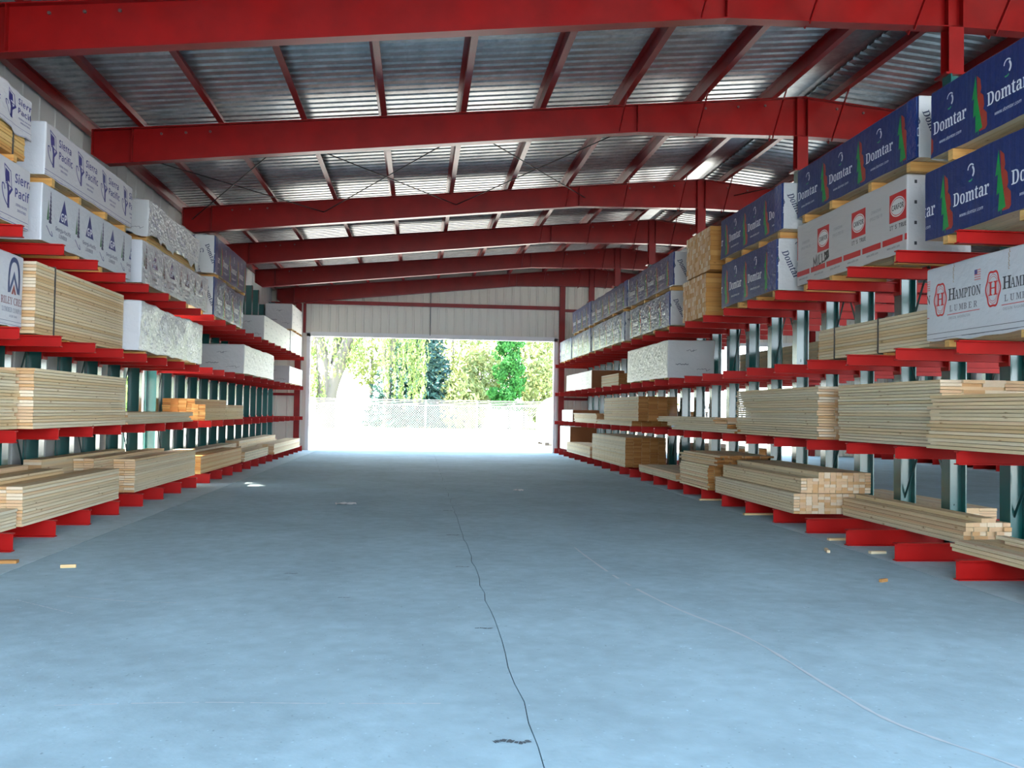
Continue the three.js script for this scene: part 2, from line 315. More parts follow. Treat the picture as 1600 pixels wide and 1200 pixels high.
const W = {
  navy: wrapMat(navyMap), navyFilm: wrapMat(navyMap, { roughness: 0.24, clearcoat: 0.4, clearcoatRoughness: 0.3, bumpScale: 0.008 }), navyEnd: wrapMat(navyEndMap),
  tree: wrapMat(fiberMap), tri: wrapMat(triangleMap), triFilm: wrapMat(triangleMap, { roughness: 0.26, clearcoat: 0.8, clearcoatRoughness: 0.2, bumpScale: 0.01 }), arch: wrapMat(archMap), crest: wrapMat(crestMap), oval: wrapMat(ovalMap),
  whiteEnd: wrapMat(whiteMarks), whiteSide: wrapMat(whiteMarksSide, { bumpScale: 0.008 }), plainEnd: wrapMat(plainEnd), tapeEnd: wrapMat(tapeEnd),
  film: wrapMat(markedMap, { roughness: 0.36, clearcoat: 0.5, clearcoatRoughness: 0.3, bumpScale: 0.02 }),
  brown: wrapMat(null, { color: 0x8a5a36, roughness: 0.8 }),
};
const woodSide = [0xfffaf0, 0xf8ecda, 0xefe6d6, 0xfff4e0, 0xf2dcbc].map((c) => std({ map: woodMap, color: c, roughness: 0.72 }));
const woodGrey = [0xf4f3ee, 0xfaf4e8, 0xe9e6de, 0xf4e8d4].map((c) => std({ map: woodMap, color: c, roughness: 0.78 }));
const woodWarm = [0xf3cf92, 0xe8b878, 0xf6d8a0].map((c) => std({ map: woodMap, color: c, roughness: 0.72 }));
const woodEnd = [0xffffff, 0xf2dcc8, 0xe8c8a4, 0xf8e6cf].map((c) => std({ map: endMap, color: c, roughness: 0.8 }));
const woodEndWarm = [0xf0c88c, 0xe4b070, 0xd79c62].map((c) => std({ map: endMap, color: c, roughness: 0.8 }));
const woodEndBrown = [0xc59a66, 0xb5864f, 0xa97a48].map((c) => std({ map: endMap, color: c, roughness: 0.85 }));
const woodBrown = [0xd8a565, 0xcf9a5a, 0xe0b072].map((c) => std({ map: woodMap, color: c, roughness: 0.8 }));
const TONE = { timber: [woodBrown, woodEnd], pale: [woodSide, woodEnd], grey: [woodGrey, woodEnd], warm: [woodWarm, woodEndWarm], brownEnd: [woodSide, woodEndBrown], greyBrown: [woodGrey, woodEndBrown] };

// ---------------------------------------------------------------- layout of the shed
const STEP = 1.2192, WALL_L = -5.75, MID = 6.77, WALL_R = 2 * MID - WALL_L, END = 37.4, FRONT = -0.7;
const FRAMES = [-4, 0, 4, 9, 13, 17, 21].map((k) => 11.49 + (k - 0) * STEP).concat([11.49 - 8 * STEP]).sort((a, b) => a - b);
const SLOPE = (7.35 - 6.2) / (MID + 5.53);
const beamTop = (x) => 6.2 + SLOPE * ((x <= MID ? x : 2 * MID - x) + 5.53);

// ---- floor
{
  const f = structure('floor', 'blue-grey worn concrete floor of the lumber shed with a cracked joint');
  // the jagged long joint between the two big slabs
  seed(21);
  const edge = []; for (let d = FRONT; d <= END + 0.01; d += 0.35) edge.push([0.60 + rr(-0.014, 0.014), Math.min(d, END)]);
  edge[edge.length - 1][1] = END;
  const plate = (pts, name, mat, y1) => {
    const g = sweep(pts.map(([x, d]) => [x, -d]), new THREE.Vector3(0, y1 - 0.14, 0), new THREE.Vector3(0, y1, 0), UX, UZ);
    const p = g.attributes.position, u = g.attributes.uv; for (let i = 0; i < p.count; i++) u.setXY(i, p.getX(i) + 0.35 * p.getY(i), p.getZ(i));
    return part(name, g, mat, f);
  };
  plate([[-3.86, FRONT], ...edge.map(([x, d]) => [x - 0.003, d]), [-3.86, END]], 'slab', M.floor, 0);
  plate([...edge.map(([x, d]) => [x + 0.003, d]).reverse(), [5.24, FRONT], [5.24, END]], 'slab', M.floor, 0);
  part('rack_footing', slab(WALL_L - 0.1, -3.875, -0.14, 0, FRONT, END), M.footing, f);
  part('rack_footing', slab(5.255, 8.3, -0.14, 0, FRONT, END), M.footing, f);
  part('slab', slab(8.315, 17.4, -0.14, 0, FRONT, END), M.floor, f);
  part('rack_footing', slab(17.415, WALL_R + 0.1, -0.14, 0, FRONT, END), M.footing, f);
  part('joint_filler', box(0.5, 0.7, -0.03, -0.014, FRONT, END), M.joint, f);
  for (const x of [-3.8675, 5.2475, 8.3075, 17.4075]) part('joint_filler', box(x - 0.03, x + 0.03, -0.03, -0.006, FRONT, END), M.joint, f);
  // scrape marks and scuffs in the surface
  const ribbon = (pts, w, mat, name) => {
    const curve = new THREE.CatmullRomCurve3(pts.map(([x, d]) => new THREE.Vector3(x, 0, -d))), n = 60, pos = [], idx = [];
    for (let i = 0; i <= n; i++) { const p = curve.getPoint(i / n), t = curve.getTangent(i / n), s = w * (0.35 + 0.65 * rnd()) / 2; pos.push(p.x - t.z * s, 0.0015, p.z + t.x * s, p.x + t.z * s, 0.0015, p.z - t.x * s); }
    for (let i = 0; i < n; i++) if (rnd() < 0.86) idx.push(i * 2, i * 2 + 1, i * 2 + 2, i * 2 + 2, i * 2 + 1, i * 2 + 3);
    const g = new THREE.BufferGeometry(); g.setAttribute('position', new THREE.Float32BufferAttribute(pos, 3)); g.setIndex(idx); g.computeVertexNormals(); part(name, g, mat, f);
  };
  ribbon([[1.88, 11.2], [1.9, 10.4], [1.98, 8.9], [2.15, 7.7], [2.39, 6.71], [2.46, 5.43], [2.52, 4.8], [2.77, 4.2], [3.0, 3.6]], 0.035, M.scrape, 'scrape_mark');
  ribbon([[-1.9, 5.3], [-1.19, 5.32], [-0.5, 5.27], [0.15, 5.24]], 0.018, M.scrape, 'scrape_mark');
  ribbon([[-2.9, 8.3], [-2.4, 8.1], [-1.9, 8.0]], 0.02, M.scrape, 'scrape_mark');
  ribbon([[-3.3, 8.2], [-2.6, 7.6]], 0.016, M.scrape, 'scrape_mark');
  for (const [x, d, w, l] of [[0.48, 4.62, 0.18, 0.05], [0.51, 7.03, 0.13, 0.03], [0.48, 9.8, 0.14, 0.03], [0.47, 12.3, 0.16, 0.05], [0.5, 15.3, 0.14, 0.05], [-1.2, 9.4, 0.12, 0.03], [-0.6, 8.2, 0.1, 0.02]]) {
    ribbon([[x - w / 2, d], [x - w / 5, d + l * 0.4], [x + w / 4, d - l * 0.3], [x + w / 2, d + 0.01]], l, M.scuff, 'scuff_mark');
  }
}
// ---- ground outside
{
  const g = structure('ground', 'pale sunlit gravel yard around the shed');
  part('yard', slab(-70, 90, -0.3, -0.15, -90, 77.5), M.apron, g);
  for (const [a, b, c, d] of [[-70, 90, END, 77.5], [-70, WALL_L - 0.25, FRONT, END], [WALL_R + 0.25, 90, FRONT, END], [-70, 90, -90, FRONT]]) part('yard', slab(a, b, -0.15, -0.005, c, d), M.apron, g);
  part('lawn', slab(-110, 140, -0.3, -0.01, 77.5, 260), M.lawn, g);
}

// ---- unseen building added behind the camera to shade the yard before the shed
{
  const g = thing('added_warehouse', 'tall pale building added out of view to shade the yard before the shed', 'building', undefined, V(-17.5, 0, -13));
  const sheetW = std({ color: 0xb9b6ae, roughness: 0.6 });
  part('wall', box(-7.5, 7.5, -0.02, 13, -9, 9), sheetW, g);
  part('roof', sweep([[-8, 13], [8, 13], [8, 13.3], [0, 14.2], [-8, 13.3]], V(0, 0, -9.4), V(0, 0, 9.4), UX, UY), sheetW, g);
  for (const d of [-6, 0, 6]) { const m = part('door', box(7.5, 7.56, 0, 4.2, d - 2, d + 2), M.wallBack, g); part('frame', merge([box(7.5, 7.6, 0, 4.35, d - 2.15, d - 2), box(7.5, 7.6, 0, 4.35, d + 2, d + 2.15), box(7.5, 7.6, 4.2, 4.35, d - 2, d + 2)]), M.beam, m); }
}

// ---- roof
{
  const c = structure('ceiling', 'corrugated galvanised roof carried on dark red purlins');
  const H = 0.2;
  for (const s of [-1, 1]) {
    const xe = MID + s * (MID - WALL_L + 0.25), xr = MID + s * 0.28, A = (x) => beamTop(x) + H;
    for (let i = 0; i + 1 < FRAMES.length; i++) {
      const d0 = i === 0 ? FRONT : FRAMES[i], d1 = i + 2 === FRAMES.length ? END + 0.15 : FRAMES[i + 1], n = Math.round((d1 - d0) / 0.244), p = (d1 - d0) / n, low = [], up = [];
      for (let k = 0; k < n; k++) for (const [t, y] of [[0, 0], [0.60, 0], [0.70, 0.032], [0.90, 0.032]]) low.push([d0 + (k + t) * p, y]);
      low.push([d1, 0]); for (const [a, b] of low) up.push([a, b + 0.012]);
      const prof = [...low, ...up.reverse()].map(([a, b]) => [-a, b]);
      part('roof_sheet', sweep(prof, new THREE.Vector3(xr, A(xr), 0), new THREE.Vector3(xe, A(xe), 0), UZ, UY), M.roof, c);
    }
    const zp = [[-0.03, 0], [0.07, 0], [0.07, 0.012], [-0.018, 0.012], [-0.018, 0.188], [-0.03, 0.2], [-0.1, 0.2], [-0.1, 0.188], [-0.03, 0.188]];
    for (const px of [-4.72, -3.42, -2.05, -0.7, 0.66, 2.04, 3.43, 4.83, 6.22]) {
      const x = s < 0 ? px : 2 * MID - px;
      part('purlin', sweep(zp.map(([a, b]) => [a * -s, b]), V(x, beamTop(x), FRONT), V(x, beamTop(x), END), UX, UY), M.beam, c);
    }
    const xv = MID + s * (MID + 5.62);
    part('eave_strut', sweep(iProfile(0.12, 0.2, 0.012), V(xv, beamTop(xv) + 0.1, FRONT), V(xv, beamTop(xv) + 0.1, END), UX, UY), M.beam, c);
  }
  part('ridge_pan', sweep([[-0.42, 0.12], [-0.2, 0.2], [0.2, 0.2], [0.42, 0.12], [0.42, 0.135], [0.2, 0.215], [-0.2, 0.215], [-0.42, 0.135]], V(MID, beamTop(MID) + 0.055, FRONT), V(MID, beamTop(MID) + 0.055, END), UX, UY), M.galv, c);
  const rod = (x0, d0, x1, d1) => part('brace_rod', cylinder(V(x0, beamTop(x0) - 0.28, d0), V(x1, beamTop(x1) - 0.28, d1), 0.011, 0.011, 6), M.rod, c);
  for (const [a, b] of [[-5.3, -2.3], [-2.3, 0.8], [0.8, 3.9], [7.6, 10.4]]) { rod(a, 16.39, b, 22.44); rod(b, 16.39, a, 22.44); }
}

// ---- walls
function ribPanel(A, B, y0, y1, mat, parent, name, ribs, inward, depth = 0.03) {   // ribbed steel sheet from A to B (plan points)
  const L = A.distanceTo(B), dir = B.clone().sub(A).normalize(), p = [], q = [];
  p.push([0, 0]);
  for (let k = 0; k < ribs; k++) { const c = (k + 0.5) / ribs * L; p.push([c - 0.05, 0], [c - 0.03, depth], [c + 0.03, depth], [c + 0.05, 0]); }
  p.push([L, 0]); for (const [a, b] of [...p].reverse()) q.push([a, b - 0.05]);
  return part(name, sweep([...p, ...q], new THREE.Vector3(A.x, y0, A.z), new THREE.Vector3(A.x, y1, A.z), dir, inward), mat, parent);
}
const LEFT0 = 10.80;          // distance of one upright of the rack along the wall
{
  for (const s of [-1, 1]) {
    const w = structure(s < 0 ? 'wall_left' : 'wall_right', s < 0 ? 'pale grey steel panel wall with one narrow open bay' : 'pale grey steel panel wall across the second aisle');
    const x = s < 0 ? WALL_L : WALL_R, top = beamTop(WALL_L) + 0.19, inn = UX.clone().multiplyScalar(-s);
    for (let k = -16; k < 22; k++) {
      const d0 = Math.max(LEFT0 + k * STEP, FRONT), d1 = Math.min(LEFT0 + (k + 1) * STEP, END);
      if (d1 - d0 < 0.05) continue;
      ribPanel(V(x, 0, d0), V(x, 0, d1), s < 0 && k === 7 ? 3.75 : 0, top, M.wallWhite, w, 'wall_panel', 2, inn, 0.012);
    }
    for (const y of [2.2, 4.4]) part('girt', box(x - 0.04 + s * 0.10, x + 0.04 + s * 0.10, y, y + 0.18, FRONT, END), M.wallWhite, w);
  }
  const w = structure('wall_back', 'ribbed beige end wall around two wide open doorways');
  const doors = [[-4.35, 5.45], [8.1, 15.75]], HEAD = 4.55;
  let x = WALL_L; const cuts = [WALL_L, -4.35, 5.45, 8.1, 15.75, WALL_R];
  for (let i = 0; i + 1 < cuts.length; i++) {
    const a = cuts[i], b = cuts[i + 1], n = Math.max(1, Math.round((b - a) / 0.95)), open = i % 2 === 1;
    for (let k = 0; k < n; k++) {
      const x0 = a + (b - a) * k / n, x1 = a + (b - a) * (k + 1) / n, t = Math.min(beamTop(x0), beamTop(x1)) + 0.17;
      ribPanel(V(x0, 0, END), V(x1, 0, END), open ? HEAD : 0, t, M.wallBack, w, 'wall_panel', 3, UZ, 0.025);
    }
  }
  for (const [a, b] of doors) {
    part('door_trim', box(a - 0.02, a + 0.12, 0, HEAD, END - 0.06, END + 0.2), M.trim, w);
    part('door_trim', box(b - 0.12, b + 0.02, 0, HEAD, END - 0.06, END + 0.2), M.trim, w);
    part('door_trim', box(a - 0.02, b + 0.02, HEAD - 0.12, HEAD + 0.05, END - 0.06, END + 0.2), M.trim, w);
    part('header_beam', box(a - 0.1, b + 0.1, 5.68, 5.82, END - 0.2, END - 0.06), M.beam, w);
    part('jamb_channel', box(a - 0.16, a - 0.06, HEAD, 5.7, END - 0.16, END - 0.06), M.beam, w);
    part('jamb_channel', box(b + 0.06, b + 0.16, HEAD, 5.7, END - 0.16, END - 0.06), M.beam, w);
  }
  for (const s of [-1, 1]) { const xe = MID + s * (MID - WALL_L); part('gable_trim', bar(V(MID, beamTop(MID) + 0.09, END - 0.02), V(xe, beamTop(xe) + 0.09, END - 0.02), 0.08, 0.24), M.wallBack, w); }
  part('door_seam', box(0.385, 0.41, HEAD, 6.6, END - 0.075, END - 0.03), M.joint, w);
  for (const px of [-4.68, 5.62, 7.92, 15.93]) part('door_post', sweep(iProfile(0.2, 0.2, 0.014), V(px, 0, END - 0.2), V(px, beamTop(px) - 0.6, END - 0.2), UX, UZ), M.beam, w);
  for (const [a, b] of [[WALL_L, -4.78], [5.74, 7.82], [16.05, WALL_R]]) for (const y of [2.1, 4.4, 5.62]) part('girt', box(a, b, y, y + 0.1, END - 0.2, END - 0.04), M.beam, w);
}

// ---- red roof frames
const frameLabels = ['second', 'third', 'fourth', 'fifth', 'sixth', 'seventh', 'eighth', 'ninth'];
FRAMES.forEach((d, i) => {
  const n = FRAMES.length - 1 - i;
  const f = thing('roof_frame', n === 0 ? 'tapered red steel roof frame standing against the end wall' : `tapered red steel roof frame, ${frameLabels[n - 1]} counted from the end wall`, 'roof frame', 'red roof frames', V(MID, 0, d));
  const P = (x, y, dd = 0) => new THREE.Vector3(x - MID, y, -dd);
  for (const s of [-1, 1]) {
    const m = (x) => (s < 0 ? x : 2 * MID - x);
    const bot = [[-5.5, 5.78], [-5.26, 5.63], [3.76, 6.57], [MID, 6.63]], top = [[MID, 7.35], [-5.5, 6.2]];
    const web = sweep([...bot, ...top].map(([x, y]) => [m(x) - MID, y]), new THREE.Vector3(0, 0, -0.006), new THREE.Vector3(0, 0, 0.006), UX, UY);
    const L = [web, bar(P(m(-5.5), 6.194), P(MID, 7.344), 0.2, 0.014)];
    for (let k = 0; k < 3; k++) L.push(bar(P(m(bot[k][0]), bot[k][1] + 0.007), P(m(bot[k + 1][0]), bot[k + 1][1] + 0.007), 0.2, 0.014));
    L.push(bar(P(m(-5.5), 5.78), P(m(-5.5), 6.2), 0.2, 0.014, UX));
    part('rafter', merge(L), M.beam, f);
    part('stiffener', merge([box(m(-4.86) - MID - 0.006, m(-4.86) - MID + 0.006, 5.68, 6.25, -0.095, 0.095)]), M.beam, f);
    part('stiffener', box(m(3.76) - MID - 0.006, m(3.76) - MID + 0.006, 6.57, 7.05, -0.095, 0.095), M.beam, f);
    for (const px of [-4.72, 0.66, 3.43, 4.83, 6.22]) {
      if (px < 3) continue;
      const x = m(px), yb = 6.58, yt = beamTop(px) + 0.03;
      for (const q of [-1, 1]) part('flange_brace', bar(P(x, yb, q * 0.06), P(x, yt, q * 0.78), 0.05, 0.012, UX), M.beam, f);
    }
    for (const px of [-4.4, -4.0, -3.6, 5.0, 5.6, 6.1]) part('bolt', cylinder(P(m(px), beamTop(px) - 0.11, -0.006), P(m(px), beamTop(px) - 0.11, -0.03), 0.022, 0.022, 6), M.bolt, f);
  }
  part('post', sweep(iProfile(0.2, 0.2, 0.014), P(MID, 6.03), P(MID, 6.64), UX, UZ), M.beam, f);
  part('base_plate', box(-0.16, 0.16, 6.0, 6.03, -0.14, 0.14), M.beam, f);
  for (const q of [-1, 1]) part('stiffener', box(q * 0.1 - 0.006, q * 0.1 + 0.006, 6.63, 7.33, -0.095, 0.095), M.beam, f);
});

// ---- cantilever racks
const LEV_L = [1.31, 2.44, 3.56], LEV_R = [1.28, 2.39, 3.50];
function rack(label, x, sides, reach, levels, d0, kMin, kMax, tall) {
  const g = thing('cantilever_rack', label, 'storage rack', 'cantilever racks', V(x, 0, d0));
  const up = sweep(iProfile(0.2, 0.22, 0.016), new THREE.Vector3(0, 0.02, 0), new THREE.Vector3(0, 5.25, 0), UZ, UX);
  const upTall = sweep(iProfile(0.2, 0.22, 0.016), new THREE.Vector3(0, 0.02, 0), new THREE.Vector3(0, tall.h, 0), UZ, UX);
  const mk = (s, h, b) => sweep(iProfile(b, h, 0.012, 0.009), new THREE.Vector3(s * 0.125, -h / 2, 0), new THREE.Vector3(s * reach, -h / 2, 0), UZ, UY);
  const plate = (s, h) => sweep(rect(0.19, h + 0.09), new THREE.Vector3(s * 0.105, -h / 2, 0), new THREE.Vector3(s * 0.126, -h / 2, 0), UZ, UY);
  const foot = box(-0.16, 0.16, 0, 0.02, -0.15, 0.15), arms = {}, bases = {}, plates = {};
  for (const s of sides) { arms[s] = mk(s, 0.135, 0.085); bases[s] = mk(s, 0.2, 0.1); plates[s] = plate(s, 0.135); }
  const cross = [];
  const xb = sides.length > 1 ? 0 : -sides[0] * 0.09;
  for (const [y0, y1] of [[0.5, 2.6], [2.6, 4.7]]) cross.push(bar(new THREE.Vector3(xb, y0, 0), new THREE.Vector3(xb, y1, -STEP), 0.04, 0.008, UX), bar(new THREE.Vector3(xb, y1, 0), new THREE.Vector3(xb, y0, -STEP), 0.04, 0.008, UX));
  for (let k = kMin; k <= kMax; k++) {
    const z = -k * STEP, put = (n, geo, mat, y) => { const m = part(n, geo, mat, g); m.position.set(0, y, z); return m; };
    part('base_plate', foot, M.upright, put('upright', tall.at(k) ? upTall : up, M.upright, 0));
    for (const s of sides) { put('base_arm', bases[s], M.arm, 0.2); for (const y of levels) part('bracket', plates[s], M.arm, put('arm', arms[s], M.arm, y)); }
    if (k < kMax && (k - kMin) % 2 === 0) for (const c of cross) put('cross_brace', c, M.brace, 0);
  }
  return g;
}
rack('green steel lumber rack with red arms along the pale wall with the open bay', -5.58, [1], 1.23, LEV_L, LEFT0, -4, 21, { h: 5.6, at: (k) => FRAMES.some((d) => Math.abs(d - LEFT0 - k * STEP) < 0.7) });
rack('double-sided green steel lumber rack with red arms under the roof ridge', MID, [-1, 1], 1.42, LEV_R, 8.99, -4, 23, { h: 6.0, at: (k) => FRAMES.some((d) => Math.abs(d - 8.99 - k * STEP) < 0.3) });
rack('green steel lumber rack with red arms across the second aisle', 2 * MID + 5.58, [-1], 1.23, LEV_L, LEFT0, 3, 21, { h: 5.6, at: () => false });

// ---------------------------------------------------------------- lumber
function boardGeo(w, t, L, along) {
  const g = new THREE.BoxGeometry(w, t, L), p = g.attributes.position, nn = g.attributes.normal, u = g.attributes.uv, o = rr(0, 1), o2 = rr(0, 1);
  for (let i = 0; i < p.count; i++) {
    const x = p.getX(i), y = p.getY(i), z = p.getZ(i);
    if (Math.abs(nn.getZ(i)) > 0.5) u.setXY(i, x / 0.25 + o, y / 0.25 + o2); else if (Math.abs(nn.getX(i)) > 0.5) u.setXY(i, z / 2.2 + o, y / 0.7 + o2); else u.setXY(i, z / 2.2 + o, x / 0.7 + o2);
  }
  if (along === 'x') g.rotateY(Math.PI / 2);
  return g;
}
function addBoards(g, o) {            // o: W across, L along, y0, layers, cols, t, tone, jit, steps
  const w = o.W / o.cols, [side, end] = TONE[o.tone ?? 'pale'], geos = [];
  const along = o.along ?? 'z', A = along === 'z' ? o.W : o.L, B = along === 'z' ? o.L : o.W, ww = A / o.cols;
  for (let k = 0; k < 6; k++) geos.push(boardGeo(ww - 0.003, o.t - 0.0006, B, along));
  const outer = []; for (let k = 0; k < 6; k++) outer.push(boardGeo(ww - 0.003, o.t - 0.005, B, along));   // the rows at the two faces show their joints
  for (let l = 0; l < o.layers; l++) {
    const lj = rr(-1, 1) * (o.layerJit ?? 0), ls = rr(-1, 1) * (o.slide ?? 0.004);
    for (let c = 0; c < o.cols; c++) {
      if (o.skip && o.skip(l, c)) continue;
      const m = part('board', (o.cols > 1 && (c === 0 || c === o.cols - 1) ? outer : geos)[(rnd() * 6) | 0], null, g), e = end[(rnd() * end.length) | 0], s = side[(rnd() * side.length) | 0];
      m.material = along === 'z' ? [s, s, s, s, e, e] : [s, s, s, s, e, e];
      const across = (c + 0.5) * ww - A / 2 + ls + rr(-1, 1) * 0.0015, off = lj + rr(-1, 1) * (o.jit ?? 0.012);
      m.rotation.set(rnd() < 0.5 ? Math.PI : 0, 0, rnd() < 0.5 ? Math.PI : 0);
      m.position.set(along === 'z' ? across : off, (o.y0 ?? 0) + (l + 0.5) * o.t, along === 'z' ? off : across);
    }
  }
}
function bolsters(g, Wd, L, h, n, x = 0) {
  if (h < 0.02) return;
  const geo = boardGeo(0.09, h - 0.004, Wd * 0.98, 'x');
  for (let k = 0; k < n; k++) { const m = part('bolster', geo, [...Array(4).fill(woodWarm[1]), woodWarm[0], woodWarm[0]], g); m.position.set(x + rr(-0.03, 0.03), -h / 2, L * (0.42 - 0.84 * (n === 1 ? 0.5 : k / (n - 1))) + rr(-0.05, 0.05)); }
}
function straps(g, Wd, L, y0, y1, at) {
  for (const z of at) {
    const a = Wd / 2 + 0.008, p = [[-a, y0], [a, y0], [a, y1 + 0.006], [-a, y1 + 0.006]];
    const L4 = p.map((q, i) => bar(new THREE.Vector3(q[0], q[1], z * L), new THREE.Vector3(p[(i + 1) % 4][0], p[(i + 1) % 4][1], z * L), 0.02, 0.004, UZ));
    part('strap', merge(L4), M.strap, g);
  }
}
// face = X of the aisle side; side -1: the aisle lies towards -x (rack under the ridge), +1: towards +x (rack along the wall)
function at(o) { if (o.X < 0) o.W = Math.min(o.W, 5.455 + o.X); else if (o.X < 7) o.W = Math.min(o.W, 6.65 - o.X); const cx = o.X - o.side * o.W / 2; return V(cx, o.y0, (o.d0 + o.d1) / 2); }
function stack(o) {
  seed(o.seed ?? Math.round((o.d0 + 20) * 131 + o.y0 * 977 + o.side * 55));
  o.W ??= 1.1; o.t ??= 0.038; o.cols ??= Math.round(o.W / 0.235); o.layers ??= Math.max(1, Math.round((o.y1 - o.y0) / o.t)); o.t = (o.y1 - o.y0) / o.layers;
  const g = thing(o.name ?? 'lumber_stack', o.label, 'lumber stack', o.group ?? 'unwrapped lumber stacks', at(o)), L = o.d1 - o.d0;
  addBoards(g, { ...o, y0: 0, L });
  if (o.bh) bolsters(g, o.W, L, o.bh, o.nb ?? 4);
  if (o.straps) straps(g, o.W, L, 0, o.y1 - o.y0, o.straps);
  return g;
}
const noiseLat = lattice(64, 99);
function n2(x, y) { const ix = Math.floor(x), iy = Math.floor(y), tx = x - ix, ty = y - iy, g = (a, b) => noiseLat[((b % 64 + 64) % 64) * 64 + ((a % 64 + 64) % 64)]; const sx = tx * tx * (3 - 2 * tx), sy = ty * ty * (3 - 2 * ty); const a = g(ix, iy) + (g(ix + 1, iy) - g(ix, iy)) * sx, b = g(ix, iy + 1) + (g(ix + 1, iy + 1) - g(ix, iy + 1)) * sx; return a + (b - a) * sy - 0.5; }
function wrapGeo(Wd, H, L, side, o) {       // open-bottomed cover; groups: 0 aisle face, 1 back and top, 2 near end, 3 far end
  const r = 0.025, amp = o.amp ?? 0.006, pos = [], uv = [], idx = [], groups = [], sd = o.sd ?? 0;
  const shape = (x, y, z) => {
    const ix = Math.max(-Wd / 2 + r, Math.min(Wd / 2 - r, x)), iy = Math.min(H - r, y), iz = Math.max(-L / 2 + r, Math.min(L / 2 - r, z));
    const q = new THREE.Vector3(x - ix, y - iy, z - iz); if (q.lengthSq() > 1e-9) q.normalize().multiplyScalar(r);
    const v = new THREE.Vector3(ix, iy, iz).add(q);
    const a = amp * (1.6 * n2(v.z * 2.1 + sd, v.y * 2.6 + v.x * 1.7 + 9) + 0.9 * n2(v.z * 6 + 3 + sd, v.y * 7 + v.x * 5)), nrm = q.lengthSq() > 1e-9 ? q.clone().normalize() : new THREE.Vector3();
    v.addScaledVector(nrm, a);
    if (y < 0.02) v.y += (o.hem ?? 0.012) * 2 * n2(v.z * 3.3 + sd * 3, v.x * 3.1 + 5);
    return v;
  };
  const lines = (len, n) => { const e = 0.012 / len, a = [0, e, 2.1 * e]; for (let k = 1; k < n; k++) a.push(2.1 * e + (1 - 4.2 * e) * k / n); a.push(1 - 2.1 * e, 1 - e, 1); return a; };
  const face = (O, du, dv, lu, lv, nu, nv, gi, ufn) => {
    const us = lines(lu, nu), vs = lines(lv, nv), b = pos.length / 3, st = idx.length;
    for (const v of vs) for (const u of us) { const p = shape(O[0] + du[0] * u * lu + dv[0] * v * lv, O[1] + du[1] * u * lu + dv[1] * v * lv, O[2] + du[2] * u * lu + dv[2] * v * lv); pos.push(p.x, p.y, p.z); uv.push(...ufn(u * lu, v * lv)); }
    const n = us.length; for (let j = 0; j + 1 < vs.length; j++) for (let i = 0; i + 1 < n; i++) { const a = b + j * n + i; idx.push(a, a + 1, a + n + 1, a, a + n + 1, a + n); }
    groups.push([st, idx.length - st, gi]);
  };
  const nu = Math.max(6, Math.round(L / 0.14)), nv = 8, nw = 9, per = o.period ?? 1.0, sh = o.shift ?? 0;
  const print = (u, v) => [(o.whole ? u / L : u / per) + sh, v / H], plain = (u, v) => [u, v], full = (len) => (u, v) => [u / len, v / H];
  if (side < 0) { face([-Wd / 2, 0, -L / 2], [0, 0, 1], [0, 1, 0], L, H, nu, nv, 0, print); face([Wd / 2, 0, L / 2], [0, 0, -1], [0, 1, 0], L, H, nu, nv, 1, print); }
  else { face([Wd / 2, 0, L / 2], [0, 0, -1], [0, 1, 0], L, H, nu, nv, 0, print); face([-Wd / 2, 0, -L / 2], [0, 0, 1], [0, 1, 0], L, H, nu, nv, 1, print); }
  face([-Wd / 2, 0, L / 2], [1, 0, 0], [0, 1, 0], Wd, H, nw, nv, 2, full(Wd)); face([Wd / 2, 0, -L / 2], [-1, 0, 0], [0, 1, 0], Wd, H, nw, nv, 3, full(Wd));
  face([-Wd / 2, H, L / 2], [1, 0, 0], [0, 0, -1], Wd, L, nw, nu, 4, plain);
  const g = new THREE.BufferGeometry(); g.setAttribute('position', new THREE.Float32BufferAttribute(pos, 3)); g.setAttribute('uv', new THREE.Float32BufferAttribute(uv, 2)); g.setIndex(idx);
  for (const q of groups) g.addGroup(...q); g.computeVertexNormals(); return g;
}
function pack(o) {
  seed(o.seed ?? Math.round((o.d0 + 20) * 173 + o.y0 * 577 + o.side * 91));
  o.W ??= 1.08; const g = thing(o.name ?? 'wrapped_lumber_pack', o.label, 'lumber pack', o.group, at(o)), L = o.d1 - o.d0, H = o.y1 - o.y0;
  const t = 0.038; addBoards(g, { W: o.W - 0.03, L: L - 0.03, y0: 0.004, layers: 1, cols: 5, t, tone: 'pale', jit: 0.004 });
  const top = o.top ?? M.plain;
  part('wrap_cover', wrapGeo(o.W, H, L, o.side, { sd: rr(0, 30), ...o }), [o.mat, o.back ?? o.mat, o.end ?? M.plain, o.end2 ?? o.end ?? M.plain, top], g);
  if (o.fold) { const f = part('end_fold', box(-0.007, 0.007, 0.01, H - 0.015, -o.fold / 2, o.fold / 2), M.navyPlain, g); f.position.set(o.side * (o.W / 2 + 0.006), 0, L / 2 - o.fold / 2 - 0.03); }
  if (o.bh) bolsters(g, o.W, L, o.bh, o.nb ?? 4);
  return g;
}
